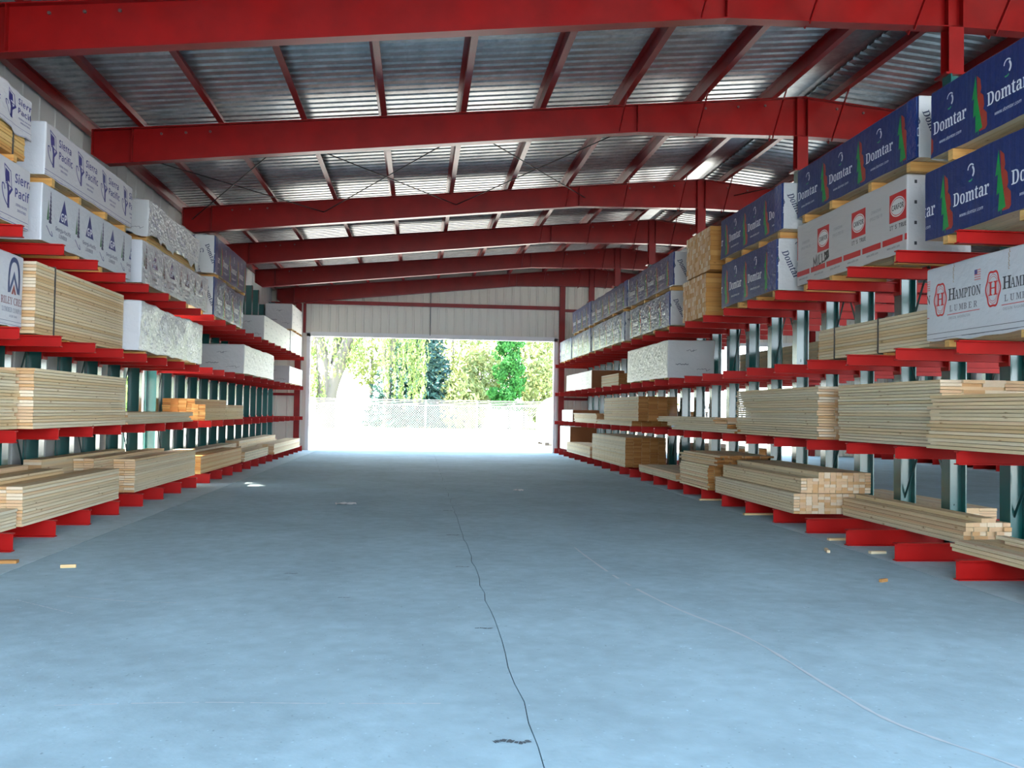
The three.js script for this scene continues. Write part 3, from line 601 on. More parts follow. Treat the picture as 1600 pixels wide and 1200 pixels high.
// -- rack under the ridge: aisle side, top level, stacked two high
const R = { side: -1 }, NG = 'navy printed lumber packs', TOPG = 'packs on the top arms';
pack({ ...R, X: 5.65, d0: 5.3, d1: 10.15, y0: 3.6, y1: 4.38, mat: W.navy, end: W.navyEnd, group: NG, bh: 0.1, shift: -0.24, label: 'navy printed lumber pack in the lower tier above the red crest pack' });
pack({ ...R, X: 5.65, d0: 5.2, d1: 10.02, y0: 4.5, y1: 5.25, mat: W.navy, end: W.navyEnd, group: NG, bh: 0.12, shift: 0.28, label: 'navy printed lumber pack stacked on the one above the red crest pack' });
pack({ ...R, X: 5.82, W: 0.95, d0: 10.85, d1: 14.18, y0: 3.62, y1: 4.56, mat: W.oval, end: W.tapeEnd, whole: true, bh: 0.12, label: 'white lumber pack with red oval badges and red bars along its foot', group: TOPG });
pack({ ...R, X: 5.80, W: 0.97, d0: 10.55, d1: 14.14, y0: 4.68, y1: 5.42, mat: W.navy, end: W.navyEnd, group: NG, bh: 0.12, shift: 0.32, period: 1.12, fold: 0.22, label: 'navy printed lumber pack lying on the white pack with red oval badges' });
pack({ ...R, X: 5.6, d0: 14.4, d1: 17.2, y0: 3.6, y1: 4.42, mat: W.navy, end: W.navyEnd, group: NG, bh: 0.1, shift: -0.1, amp: 0.012, fold: 0.4, label: 'lower navy pack between the red badge pack and the squared timber bundles' });
pack({ ...R, X: 5.6, d0: 14.2, d1: 17.28, y0: 4.52, y1: 5.26, mat: W.navy, end: W.navyEnd, group: NG, bh: 0.1, shift: -0.14, amp: 0.012, fold: 0.3, label: 'upper navy pack between the red badge pack and the squared timber bundles' });
stack({ ...R, name: 'timber_bundle', X: 5.5, W: 1.05, d0: 17.85, d1: 19.45, y0: 3.52, y1: 4.36, t: 0.093, cols: 14, along: 'x', tone: 'timber', jit: 0.01, label: 'lower bundle of short squared timbers with ends towards the aisle', group: 'squared timber bundles' });
stack({ ...R, name: 'timber_bundle', X: 5.5, W: 1.05, d0: 17.6, d1: 19.2, y0: 4.39, y1: 5.23, t: 0.093, cols: 14, along: 'x', tone: 'timber', jit: 0.01, label: 'upper bundle of short squared timbers with ends towards the aisle', group: 'squared timber bundles' });
const film = { fold: 0.35, mat: W.navyFilm, end: W.navyEnd, amp: 0.014, group: NG, bh: 0.08 };
pack({ ...R, ...film, X: 5.5, d0: 20.45, d1: 24.55, y0: 3.58, y1: 4.35, label: 'film-covered navy pack, lower tier, beside the squared timber bundles' });
pack({ ...R, ...film, X: 5.5, d0: 20.15, d1: 24.62, y0: 4.43, y1: 5.18, shift: 0.3, label: 'film-covered navy pack, upper tier, beside the squared timber bundles' });
pack({ ...R, ...film, X: 5.5, d0: 25.05, d1: 29.9, y0: 3.58, y1: 4.38, label: 'film-covered navy pack, lower tier, above the small white pack by the end wall' });
pack({ ...R, ...film, X: 5.5, d0: 24.8, d1: 30.0, y0: 4.46, y1: 5.2, shift: 0.5, label: 'film-covered navy pack, upper tier, above the small white pack by the end wall' });
pack({ ...R, ...film, X: 5.5, d0: 30.15, d1: 33.9, y0: 3.58, y1: 4.38, label: 'film-covered navy pack, lower tier, last but one from the end wall' });
pack({ ...R, ...film, X: 5.5, d0: 30.15, d1: 33.95, y0: 4.46, y1: 5.25, shift: 0.2, label: 'film-covered navy pack at the end-wall end of the upper tier' });
pack({ ...R, ...film, X: 5.5, d0: 34.0, d1: 36.95, y0: 3.58, y1: 4.38, shift: 0.7, label: 'single film-covered navy pack next to the doorway' });
// -- second arms
pack({ ...R, X: 5.75, W: 0.92, d0: 5.4, d1: 10.27, y0: 2.47, y1: 3.3, mat: W.crest, end: W.plainEnd, group: 'packs on the second arms', bh: 0.08, shift: -0.13, period: 0.97, hem: 0.03, label: 'white lumber pack printed with red crests' });
stack({ ...R, X: 5.86, W: 0.8, d0: 10.4, d1: 13.45, y0: 2.43, y1: 2.87, t: 0.04, straps: [0.1, -0.32], bh: 0.04, label: 'narrow strapped bundle of pale boards beside the red crest pack' });
pack({ ...R, X: 5.5, d0: 20.65, d1: 24.74, y0: 2.43, y1: 3.27, mat: W.whiteSide, end: W.whiteEnd, group: 'plain white packs', bh: 0.04, amp: 0.01, label: 'plain white pack with a scrawl on its end, on the ridge rack' });
pack({ ...R, X: 5.5, d0: 29.95, d1: 35.1, y0: 2.41, y1: 2.99, mat: W.whiteSide, end: W.brown, group: 'plain white packs', bh: 0.02, label: 'white-sided pack with a brown end near the doorway' });
stack({ ...R, X: 5.75, W: 0.85, d0: 27.0, d1: 29.6, y0: 2.4, y1: 2.78, tone: 'greyBrown', label: 'dark-ended board stack behind the white pack with the brown end' });
// -- first arms
stack({ ...R, X: 5.45, W: 1.15, d0: 4.9, d1: 9.68, y0: 1.285, y1: 1.85, tone: 'pale', jit: 0.03, slide: 0.03, label: 'yellowish wide boards on the first arms below the red crest pack' });
stack({ ...R, X: 5.62, W: 1.0, d0: 9.75, d1: 12.25, y0: 1.285, y1: 2.03, tone: 'grey', jit: 0.03, slide: 0.012, label: 'tall grey-tan board stack between two stacks of equal height' });
stack({ ...R, X: 5.55, W: 1.0, cols: 4, d0: 12.75, d1: 16.15, y0: 1.285, y1: 2.03, tone: 'grey', jit: 0.02, layerJit: 0.03, label: 'tall board stack on the first arms above the two-tier stud bundle' });
stack({ ...R, X: 5.5, W: 1.1, d0: 16.3, d1: 20.4, y0: 1.285, y1: 1.44, tone: 'greyBrown', jit: 0.25, layerJit: 0.2, label: 'low loose pile of grey boards on the first arms' });
stack({ ...R, X: 5.62, W: 0.95, d0: 17.6, d1: 21.9, y0: 1.44, y1: 1.56, tone: 'grey', jit: 0.1, label: 'thin upper layer of boards on the low loose pile' });
stack({ ...R, X: 5.5, W: 1.0, d0: 23.4, d1: 27.8, y0: 1.42, y1: 2.05, tone: 'greyBrown', jit: 0.02, label: 'white-sided board stack with dark brown ends on the first arms' });
stack({ ...R, X: 5.45, W: 1.05, d0: 23.9, d1: 28.6, y0: 1.285, y1: 1.42, tone: 'greyBrown', jit: 0.02, label: 'low base layer of boards below the white-sided stack' });
stack({ ...R, X: 5.5, W: 1.0, d0: 28.9, d1: 33.2, y0: 1.285, y1: 1.6, tone: 'grey', jit: 0.08, layerJit: 0.25, label: 'stepped low board stack on the first arms near the doorway' });
pack({ ...R, X: 5.6, W: 1.0, d0: 34.2, d1: 36.8, y0: 1.285, y1: 1.72, mat: W.whiteSide, end: W.brown, group: 'plain white packs', label: 'low white pack with a brown end on the first arms at the doorway' });
// -- base arms
const B = 0.2;
stack({ ...R, X: 5.67, W: 0.95, cols: 5, d0: 5.2, d1: 9.6, y0: B, y1: 0.32, tone: 'grey', jit: 0.06, label: 'low layer of wide boards on the base arms with loose studs on it' });
stack({ ...R, X: 6.0, W: 0.6, cols: 6, d0: 5.6, d1: 9.2, y0: 0.325, y1: 0.4, tone: 'grey', jit: 0.2, label: 'loose studs lying on the low layer of wide boards' });
stack({ ...R, X: 6.08, W: 0.55, cols: 6, d0: 10.05, d1: 13.1, y0: B, y1: 0.5, t: 0.05, tone: 'grey', jit: 0.03, skip: (l, c) => l === 5 && c !== 2 && c !== 3, label: 'narrow pile of studs with a raised pair of ends, on the base arms' });
stack({ ...R, X: 5.4, W: 1.1, cols: 12, d0: 13.22, d1: 16.85, y0: B, y1: 0.49, t: 0.041, tone: 'grey', jit: 0.006, label: 'lower tier of the two-tier stud bundle' });
stack({ ...R, X: 5.5, W: 1.05, cols: 12, d0: 13.2, d1: 16.7, y0: 0.5, y1: 0.8, t: 0.041, tone: 'grey', jit: 0.006, skip: (l, c) => l >= 5 && c < 3, label: 'upper tier of the two-tier stud bundle with pinkish ends' });
stack({ ...R, X: 5.4, W: 1.0, cols: 8, d0: 17.25, d1: 19.15, y0: B, y1: 0.66, t: 0.042, tone: 'brownEnd', jit: 0.02, slide: 0.02, label: 'short board bundle with brown ends on the base arms' });
stack({ ...R, X: 5.5, W: 1.05, cols: 7, d0: 17.0, d1: 19.4, y0: 0.665, y1: 0.86, t: 0.04, tone: 'brownEnd', jit: 0.14, slide: 0.05, layerJit: 0.12, label: 'untidy loose boards on the short brown-ended bundle' });
stack({ ...R, X: 5.4, W: 1.0, d0: 19.5, d1: 22.85, y0: B, y1: 0.37, tone: 'grey', jit: 0.05, label: 'low board layer on the base arms beside the short bundle' });
stack({ ...R, X: 5.4, W: 1.1, d0: 24.4, d1: 29.15, y0: B, y1: 0.98, tone: 'greyBrown', jit: 0.01, label: 'tall pale bundle with a brown end on the base arms' });
stack({ ...R, X: 5.4, W: 0.8, d0: 29.5, d1: 34.2, y0: B, y1: 0.55, tone: 'grey', jit: 0.04, label: 'low pale bundle on the base arms near the doorway' });
pack({ ...R, X: 5.55, W: 1.0, d0: 34.4, d1: 36.9, y0: 0.22, y1: 1.1, mat: W.whiteSide, end: W.brown, group: 'plain white packs', label: 'tall white pack with a brown end on the base arms at the doorway' });

// -- rack along the wall: top arms
const L = { side: 1 }, TG = 'white printed packs on the wall rack';
pack({ ...L, X: -4.7, d0: 7.2, d1: 11.84, y0: 3.68, y1: 4.4, mat: W.tree, end: W.plainEnd, group: TG, bh: 0.1, shift: 0.2, label: 'white pack with a blue tree mark lying under the torn film pack' });
{
  const g = stack({ ...L, name: 'torn_wrap_pack', X: -4.72, W: 1.0, d0: 7.4, d1: 11.7, y0: 4.48, y1: 5.2, cols: 5, tone: 'warm', group: TG, bh: 0.08, straps: [-0.42], label: 'board pack with torn white film printed with a blue tree mark' });
  const c = part('film_cover', wrapGeo(0.82, 0.46, 4.46, 1, { amp: 0.025, hem: 0.09, sd: 4, shift: 0.35 }), [W.tree, W.tree, W.plainEnd, W.plainEnd, M.plain], g); c.position.y = 0.29;
}
pack({ ...L, X: -4.7, d0: 12.22, d1: 15.9, y0: 3.65, y1: 4.37, mat: W.tri, end: W.plainEnd, group: TG, bh: 0.09, shift: -0.08, label: 'white pack with blue triangles under the blue tree mark pack' });
pack({ ...L, X: -4.7, d0: 12.27, d1: 15.87, y0: 4.48, y1: 5.15, mat: W.tree, end: W.plainEnd, group: TG, bh: 0.11, shift: 0.0, label: 'white pack with a row of blue tree marks on the triangle pack' });
pack({ ...L, X: -4.6, d0: 16.15, d1: 21.05, y0: 3.65, y1: 4.37, mat: W.triFilm, end: W.plainEnd, group: TG, bh: 0.09, amp: 0.012, period: 1.18, label: 'film-covered white pack with blue triangles under the torn bundle' });
{
  const g = stack({ ...L, name: 'torn_wrap_pack', X: -4.78, W: 0.95, d0: 17.0, d1: 20.6, y0: 4.47, y1: 4.95, cols: 5, tone: 'warm', bh: 0.1, group: TG, label: 'board bundle under a crumpled grey torn film, on the triangle pack' });
  const c = part('film_cover', wrapGeo(0.84, 0.62, 3.9, 1, { amp: 0.045, hem: 0.18, sd: 12 }), [W.film, W.film, W.whiteEnd, W.whiteEnd, W.film], g); c.position.y = 0.08; c.position.z = 0.05;
}
pack({ ...L, X: -4.6, d0: 21.6, d1: 25.25, y0: 3.65, y1: 4.53, mat: W.navyFilm, end: W.navyEnd, group: NG, bh: 0.09, amp: 0.02, fold: 0.3, label: 'lower navy film-covered pack on the rack along the wall' });
pack({ ...L, X: -4.6, d0: 21.6, d1: 25.55, y0: 4.6, y1: 5.45, mat: W.navyFilm, end: W.navyEnd, group: NG, bh: 0.07, amp: 0.01, shift: 0.4, fold: 0.3, label: 'upper navy film-covered pack on the rack along the wall' });
pack({ ...L, X: -4.5, d0: 28.0, d1: 33.5, y0: 3.6, y1: 4.3, mat: W.whiteSide, end: W.whiteEnd, group: 'plain white packs', bh: 0.04, label: 'plain white pack on the top arms of the wall rack' });
pack({ ...L, X: -4.5, d0: 33.7, d1: 36.9, y0: 3.6, y1: 4.35, mat: W.whiteSide, end: W.whiteEnd, group: 'plain white packs', bh: 0.04, label: 'plain white pack on the top arms next to the door post' });
pack({ ...L, X: -4.5, d0: 34.0, d1: 36.9, y0: 4.42, y1: 5.3, mat: W.whiteSide, end: W.whiteEnd, group: 'plain white packs', bh: 0.07, label: 'marked white pack stacked on the one next to the door post' });
// second arms
pack({ ...L, X: -4.75, W: 0.95, d0: 7.2, d1: 11.86, y0: 2.5, y1: 3.36, mat: W.arch, end: W.plainEnd, group: TG, bh: 0.06, shift: 0.1, label: 'white pack with an arched chevron mark beside the square-cut board bundle' });
stack({ ...L, X: -4.65, W: 0.95, d0: 11.97, d1: 15.4, y0: 2.46, y1: 3.34, t: 0.04, cols: 4, tone: 'pale', jit: 0.004, slide: 0.003, straps: [0.33], bh: 0.02, label: 'neat square strapped bundle of pale boards on the second arms' });
pack({ ...L, X: -4.4, d0: 15.45, d1: 19.75, y0: 2.48, y1: 3.26, mat: W.film, end: W.plainEnd, group: TG, amp: 0.03, bh: 0.04, hem: 0.04, period: 0.9, label: 'shiny crumpled film pack on the second arms of the wall rack' });
pack({ ...L, X: -4.3, W: 1.12, d0: 23.85, d1: 28.7, y0: 2.45, y1: 3.16, mat: W.whiteSide, end: W.whiteEnd, group: 'plain white packs', amp: 0.016, label: 'plain white pack on the second arms of the wall rack' });
pack({ ...L, X: -4.3, W: 1.1, d0: 32.1, d1: 35.6, y0: 2.45, y1: 3.02, mat: W.whiteSide, end: W.whiteEnd, group: 'plain white packs', label: 'small marked white pack on the second arms by the doorway' });
// first arms
stack({ ...L, X: -4.4, W: 1.08, cols: 5, d0: 11.36, d1: 14.8, y0: 1.315, y1: 2.02, tone: 'pale', jit: 0.012, slide: 0.006, label: 'tall pinkish board stack on the first arms of the wall rack' });
stack({ ...L, X: -4.55, W: 0.95, cols: 6, d0: 7.5, d1: 11.3, y0: 1.315, y1: 1.98, tone: 'pale', jit: 0.08, label: 'board stack on the first arms just before the tall pinkish one' });
stack({ ...L, X: -4.4, W: 0.9, d0: 14.85, d1: 19.05, y0: 1.315, y1: 1.5, tone: 'grey', jit: 0.2, layerJit: 0.1, label: 'low loose board pile on the first arms of the wall rack' });
stack({ ...L, X: -4.78, W: 0.72, cols: 4, d0: 20.9, d1: 24.2, y0: 1.315, y1: 1.78, t: 0.045, tone: 'warm', jit: 0.03, label: 'sunlit orange-ended stud pile beside the open bay' });
stack({ ...L, X: -4.48, W: 0.28, cols: 2, d0: 20.55, d1: 24.9, y0: 1.315, y1: 1.66, tone: 'warm', jit: 0.015, label: 'narrow orange-ended board pile along the front of the studs' });
// base arms
stack({ ...L, X: -4.5, W: 0.45, cols: 2, d0: 7.8, d1: 11.25, y0: B, y1: 0.42, tone: 'grey', jit: 0.03, label: 'low grey board pile on the base arms beside the three-row stack' });
stack({ ...L, X: -4.47, W: 0.36, cols: 2, d0: 11.33, d1: 14.83, y0: B, y1: 0.66, tone: 'pale', jit: 0.008, label: 'front row of the three-row board stack' });
stack({ ...L, X: -4.84, W: 0.34, cols: 2, d0: 9.8, d1: 13.6, y0: B, y1: 0.73, tone: 'pale', jit: 0.01, label: 'middle row of the three-row board stack' });
stack({ ...L, X: -5.19, W: 0.26, cols: 1, d0: 9.3, d1: 13.3, y0: B, y1: 0.79, tone: 'pale', jit: 0.01, label: 'wall-side row of the three-row board stack' });
stack({ ...L, X: -4.55, W: 0.34, cols: 2, d0: 15.9, d1: 20.07, y0: B, y1: 0.74, tone: 'pale', jit: 0.008, label: 'front row of the board stack with stepped ends' });
stack({ ...L, X: -4.9, W: 0.3, cols: 2, d0: 15.0, d1: 19.0, y0: B, y1: 0.79, tone: 'pale', jit: 0.01, label: 'middle row of the board stack with stepped ends' });
stack({ ...L, X: -5.21, W: 0.26, cols: 1, d0: 13.8, d1: 17.6, y0: B, y1: 0.83, tone: 'pale', jit: 0.01, label: 'wall-side row of the board stack with stepped ends' });
stack({ ...L, X: -4.5, W: 0.48, cols: 3, d0: 20.35, d1: 24.9, y0: B, y1: 0.58, tone: 'warm', jit: 0.02, label: 'orange-ended board stack on the base arms past the stepped stack' });
stack({ ...L, X: -5.02, W: 0.4, cols: 2, d0: 20.2, d1: 27.0, y0: B, y1: 0.62, tone: 'grey', jit: 0.03, label: 'long grey boards behind the orange-ended base stack' });
stack({ ...L, X: -4.45, W: 0.54, cols: 3, d0: 25.1, d1: 28.95, y0: B, y1: 0.45, tone: 'grey', jit: 0.1, label: 'low grey board pile on the base arms between two taller ones' });
stack({ ...L, X: -4.32, W: 0.5, cols: 3, d0: 29.2, d1: 35.4, y0: B, y1: 0.52, t: 0.06, tone: 'grey', jit: 0.12, label: 'long pale beams on the base arms next to the door post' });
stack({ ...L, X: -5.03, W: 0.4, cols: 2, d0: 27.6, d1: 34.4, y0: B, y1: 0.66, t: 0.075, tone: 'grey', jit: 0.2, label: 'long beams behind those next to the door post' });

// -- ridge rack, far side, and the rack across the second aisle
const S = { side: 1, X: 8.1, W: 1.05 };
stack({ ...S, d0: 16.2, d1: 20.4, y0: 2.4, y1: 2.95, tone: 'greyBrown', group: 'stacks facing the second aisle', label: 'brown board stack on the far side of the ridge rack behind the second arms' });
stack({ ...S, d0: 20.8, d1: 25.2, y0: 0.2, y1: 0.85, tone: 'greyBrown', group: 'stacks facing the second aisle', label: 'brown-ended board stack on the far side base arms of the ridge rack' });
stack({ ...S, d0: 26.0, d1: 30.4, y0: 1.29, y1: 1.7, tone: 'greyBrown', group: 'stacks facing the second aisle', label: 'low brown stack on the far side first arms of the ridge rack' });
stack({ ...S, d0: 12.6, d1: 15.9, y0: 0.2, y1: 0.36, tone: 'grey', cols: 4, group: 'stacks facing the second aisle', label: 'low grey boards on the far side base arms of the ridge rack' });
const T = { side: -1, X: 18.0, W: 1.05 };
pack({ ...T, d0: 24.6, d1: 28.4, y0: 0.24, y1: 0.75, mat: W.whiteSide, end: W.whiteEnd, group: 'packs across the second aisle', label: 'low white pack on the base arms across the second aisle' });
pack({ ...T, d0: 28.8, d1: 33.2, y0: 0.24, y1: 0.95, mat: W.whiteSide, end: W.whiteEnd, group: 'packs across the second aisle', label: 'taller white pack on the base arms across the second aisle' });
pack({ ...T, d0: 27.2, d1: 31.4, y0: 1.34, y1: 1.95, mat: W.whiteSide, end: W.brown, group: 'packs across the second aisle', label: 'white pack on the first arms across the second aisle' });
stack({ ...T, d0: 20.2, d1: 24.2, y0: 0.2, y1: 0.42, tone: 'grey', cols: 4, group: 'stacks facing the second aisle', label: 'low grey board stack on the base arms across the second aisle' });
stack({ ...T, d0: 22.4, d1: 26.8, y0: 1.32, y1: 1.7, tone: 'grey', cols: 4, group: 'stacks facing the second aisle', label: 'grey board stack on the first arms across the second aisle' });
stack({ ...T, d0: 31.8, d1: 36.2, y0: 1.32, y1: 1.9, tone: 'greyBrown', group: 'stacks facing the second aisle', label: 'brown-ended board stack on the first arms by the second doorway' });

// ---- small things on the floor
{
  const scrap = (label, x, d, l, w, turn, col = woodGrey[1]) => { const m = new THREE.Mesh(boardGeo(w, 0.03, l, 'x'), col); m.name = numbered('wood_scrap'); m.position.copy(V(x, 0.0155, d)); m.rotation.y = turn; m.castShadow = m.receiveShadow = true; scene.add(m); tag(m, label, 'wood scrap', 'wood scraps on the floor'); };
  seed(91);
  scrap('flat orange-brown offcut on the floor by the low grey pile', -4.15, 10.02, 0.32, 0.09, 0.1, woodEndBrown[0]);
  scrap('thin splinter of wood on the floor off the wall rack', -3.4, 9.75, 0.14, 0.03, 0.2, woodSide[4]);
  scrap('short stick lying on the floor off the ridge rack', 4.87, 10.9, 0.22, 0.035, 1.3);
  scrap('short block on the floor against a base arm', 5.42, 10.75, 0.2, 0.06, 0.1);
  scrap('wooden wedge on the floor between two base arms', 5.5, 11.9, 0.35, 0.06, 0.05, woodSide[4]);
  scrap('pale batten on the floor under the two-tier stud bundle', 5.5, 14.9, 0.5, 0.07, 0.05, woodSide[4]);
  scrap('pale batten on the floor under the short brown-ended bundle', 5.5, 17.4, 0.45, 0.07, 0.0, woodSide[4]);
  scrap('small brown chip on the open floor off the ridge rack', 4.55, 8.9, 0.1, 0.03, 0.5, woodEndBrown[0]);
  const sheet = (label, x, d, w, l, turn) => {
    const g = new THREE.PlaneGeometry(w, l, 8, 6); g.rotateX(-Math.PI / 2); const p = g.attributes.position; for (let i = 0; i < p.count; i++) p.setY(i, 0.006 + 0.03 * rnd()); g.computeVertexNormals();
    const top = g, low = g.clone().translate(0, -0.003, 0); const m = new THREE.Mesh(merge([top, low]), M.paper); m.name = numbered('paper_scrap'); m.position.copy(V(x, 0, d)); m.rotation.y = turn; m.castShadow = true; scene.add(m); tag(m, label, 'paper scrap', 'paper scraps on the floor');
  };
  sheet('crumpled white paper on the open aisle floor', -1.19, 16.2, 0.34, 0.14, 0.3);
  sheet('small white paper past the crumpled one in the aisle', 2.05, 19.2, 0.2, 0.1, 0.1);
}

// ---------------------------------------------------------------- outside the doorway
const M2 = {
  bark: std({ color: 0x6a6663, roughness: 0.95 }), leafWillow: std({ color: 0x869c62, vertexColors: true, roughness: 0.8 }), leafSpruce: std({ color: 0x42686a, vertexColors: true, roughness: 0.85 }),
  leafGreen: std({ color: 0x377b38, vertexColors: true, roughness: 0.8 }), leafPale: std({ color: 0xa0aa76, vertexColors: true, roughness: 0.85 }), metalPost: std({ color: 0xd5d8d8, roughness: 0.5, metalness: 0.3 }),
  tankWhite: std({ color: 0xf0f2f0, roughness: 0.4 }), tankTeal: std({ color: 0x6ea9a5, roughness: 0.4 }), rubber: std({ color: 0x2a2a2a, roughness: 0.9 }),
};
function leaves(points, size, tall = 1) {      // points: [x,y,z]; one small bent leaf spray per point
  const pos = new Float32Array(points.length * 18), col = new Float32Array(points.length * 18), a = new THREE.Vector3(), b = new THREE.Vector3();
  points.forEach((p, i) => {
    const s = size * rr(0.6, 1.3); a.set(rr(-1, 1), rr(-0.6, 0.6), rr(-1, 1)).normalize().multiplyScalar(s); b.set(rr(-0.4, 0.4), rr(0.5, 1) * (rnd() < 0.5 ? 1 : -1) * tall, rr(-0.4, 0.4)).multiplyScalar(s);
    const q = [p[0] - a.x, p[1] - a.y, p[2] - a.z, p[0] + b.x, p[1] + b.y, p[2] + b.z, p[0] + a.x * 0.3, p[1] + a.y * 0.3 - s * 0.3, p[2] + a.z, p[0] + a.x, p[1] + a.y, p[2] + a.z, p[0] - b.x, p[1] - b.y, p[2] - b.z, p[0] - a.z * 0.5, p[1] + s * 0.3, p[2] + a.x * 0.5];
    pos.set(q, i * 18); const v = rr(0.7, 1.15), w = rr(0.9, 1.1); for (let k = 0; k < 6; k++) col.set([v * w, v, v * 0.9], i * 18 + k * 3);
  });
  const g = new THREE.BufferGeometry(); g.setAttribute('position', new THREE.BufferAttribute(pos, 3)); g.setAttribute('color', new THREE.BufferAttribute(col, 3)); g.computeVertexNormals(); return g;
}
function limb(pts, r0, r1) {
  const c = new THREE.CatmullRomCurve3(pts.map((p) => new THREE.Vector3(...p))), n = 14, L = []; let prev = c.getPoint(0);
  const rings = 9, pos = [], idx = [];
  for (let i = 0; i <= n; i++) { const p = c.getPoint(i / n), r = r0 + (r1 - r0) * i / n; for (let k = 0; k < rings; k++) { const a = k / rings * Math.PI * 2, q = r * (1 + 0.12 * Math.sin(a * 3 + i)); pos.push(p.x + Math.cos(a) * q, p.y, p.z + Math.sin(a) * q); } }
  for (let i = 0; i < n; i++) for (let k = 0; k < rings; k++) { const a = i * rings + k, b = i * rings + (k + 1) % rings; idx.push(a, a + rings, b, b, a + rings, b + rings); }
  const g = new THREE.BufferGeometry(); g.setAttribute('position', new THREE.Float32BufferAttribute(pos, 3)); g.setIndex(idx); g.computeVertexNormals(); return g;
}
const TREES = 'trees beyond the fence';
function tree(name, label, x, d, s) { seed(s); return thing(name, label, 'tree', TREES, V(x, 0, d)); }
function foliage(g, pts, size, mat, tall) { const m = part('foliage', leaves(pts, size, tall), mat, g); m.userData.kind = 'stuff'; }
function strands(n, x0, x1, z0, z1, top, low) { const pts = []; for (let i = 0; i < n; i++) { const x = rr(x0, x1), z = rr(z0, z1), y1 = rr(...top), y0 = rr(...low), sw = rr(-0.5, 0.5); for (let y = y1; y > y0; y -= 0.26) pts.push([x + sw * (y1 - y) * 0.12 + rr(-0.1, 0.1), y, z + rr(-0.1, 0.1)]); } return pts; }
function ball(n, cx, cy, cz, rx, ry, rz) { const pts = []; while (pts.length < n) { const x = rr(-1, 1), y = rr(-1, 1), z = rr(-1, 1), q = x * x + y * y + z * z; if (q > 1 || q < 0.25) continue; pts.push([cx + x * rx, cy + y * ry, cz + z * rz]); } return pts; }
{
  let g = tree('willow_tree', 'old willow with a thick forked grey trunk behind the fence', -8.3, 85, 201);
  part('trunk', merge([limb([[0, -0.1, 0], [0.2, 1.5, 0], [0.5, 3.5, 0], [1.3, 6, 0.1], [2.6, 9.5, 0.3], [4, 14, 0.4]], 1.0, 0.35), limb([[0, 1.0, 0], [-0.1, 3.5, 0.2], [-0.2, 6, 0.2], [-0.8, 9, 0.4], [-1.6, 14, 0.5]], 0.75, 0.3), limb([[0.1, 1.2, 0.1], [0.5, 3.2, -0.3], [0.8, 5.5, -0.6], [1.0, 9, -0.8], [0.8, 13, -1]], 0.6, 0.28)]), M2.bark, g);
  foliage(g, [...strands(80, -2.6, 3.4, -2, 2.2, [7, 13], [4.2, 7]), ...strands(26, -2.2, 0.6, 0.4, 1.6, [3.9, 5.2], [1.4, 2.6]), ...ball(900, 1, 14, 0, 6, 3.4, 4)], 0.2, M2.leafWillow, 1.6);
  g = tree('willow_tree', 'weeping willow hanging in front of the blue spruce', -0.4, 84, 207);
  part('trunk', merge([limb([[-2.6, -0.1, -6], [-2.5, 4, -6], [-2.0, 9, -5], [-0.5, 14, -2]], 0.45, 0.2), limb([[-2.5, 3.5, -6], [-3.0, 8, -5], [-3.4, 13, -3]], 0.3, 0.15)]), M2.bark, g);
  foliage(g, [...strands(42, -3.4, 1.3, -1.2, 1.0, [8, 13], [2.0, 6]), ...strands(18, -1.7, 0.9, -0.5, 0.8, [7, 11], [1.6, 3]), ...ball(900, -0.5, 13.5, -1, 5, 3, 3)], 0.19, M2.leafWillow, 1.7);
  g = tree('spruce_tree', 'broad blue spruce with boughs down to the ground', -0.4, 92, 211);
  part('trunk', limb([[0, -0.1, 0], [0, 8, 0], [0, 17, 0]], 0.4, 0.06), M2.bark, g);
  { const pts = []; for (let k = 0; k < 34; k++) { const y = 0.7 + k * 0.47, r = 5.0 * (1 - y / 17.5) + 0.3, n = Math.round(10 + r * 4); for (let j = 0; j < n; j++) { const a = j / n * 6.283 + rr(0, 0.5); for (let q = 0.2; q <= 1; q += 0.26 / r) pts.push([Math.cos(a) * r * q * rr(0.92, 1.05), y - q * r * 0.16 + rr(-0.12, 0.12), Math.sin(a) * r * q]); } } foliage(g, pts, 0.42, M2.leafSpruce, 0.5); }
  g = tree('maple_tree', 'bright green young tree with a narrow crown', 8.4, 88, 217);
  part('trunk', limb([[0, -0.1, 0], [0.05, 3, 0], [-0.1, 10, 0]], 0.16, 0.05), M2.bark, g);
  { const pts = ball(260, 0, 4, 0, 1, 2.4, 1); for (let k = 0; k < 70; k++) { const y = rr(1.9, 10.4), r = (1 - (y - 1.5) / 11) * 2.0 + 0.25, a = rr(0, 6.283), q = rr(0.3, 1); pts.push(...ball(64, Math.cos(a) * r * q, y, Math.sin(a) * r * q, rr(0.4, 0.85), rr(0.3, 0.6), rr(0.4, 0.85))); } foliage(g, pts, 0.24, M2.leafGreen, 1); }
  const pale = [[4.2, 90, 2.4, 2.2, 3.0], [6.2, 96, 2.4, 5.2, 3.2], [12.2, 90, 2.6, 3.6, 3.4], [11.0, 100, 3.4, 8, 5], [3.6, 104, 4, 8.6, 5], [15.6, 104, 4, 7, 6], [-13.5, 98, 4, 7, 6], [-5.2, 104, 3.6, 9, 5], [19, 92, 3.4, 5, 5], [-19, 92, 4, 6.5, 6], [26, 108, 6, 8, 8], [-27, 104, 6, 8, 8]];
  const names = ['low pale shrub tree beside the blue spruce', 'pale airy tree between the spruce and the bright green tree', 'pale leafy tree just past the bright green tree', 'tall pale tree rising behind the bright green tree', 'tall pale tree rising behind the weeping willow', 'large pale tree over the end of the fence', 'pale tree behind the forked willow trunk', 'tall pale tree between the two willows', 'pale tree beyond the end of the fence', 'large pale tree past the forked willow', 'distant broad tree beyond the end of the fence', 'distant broad tree past the forked willow'];
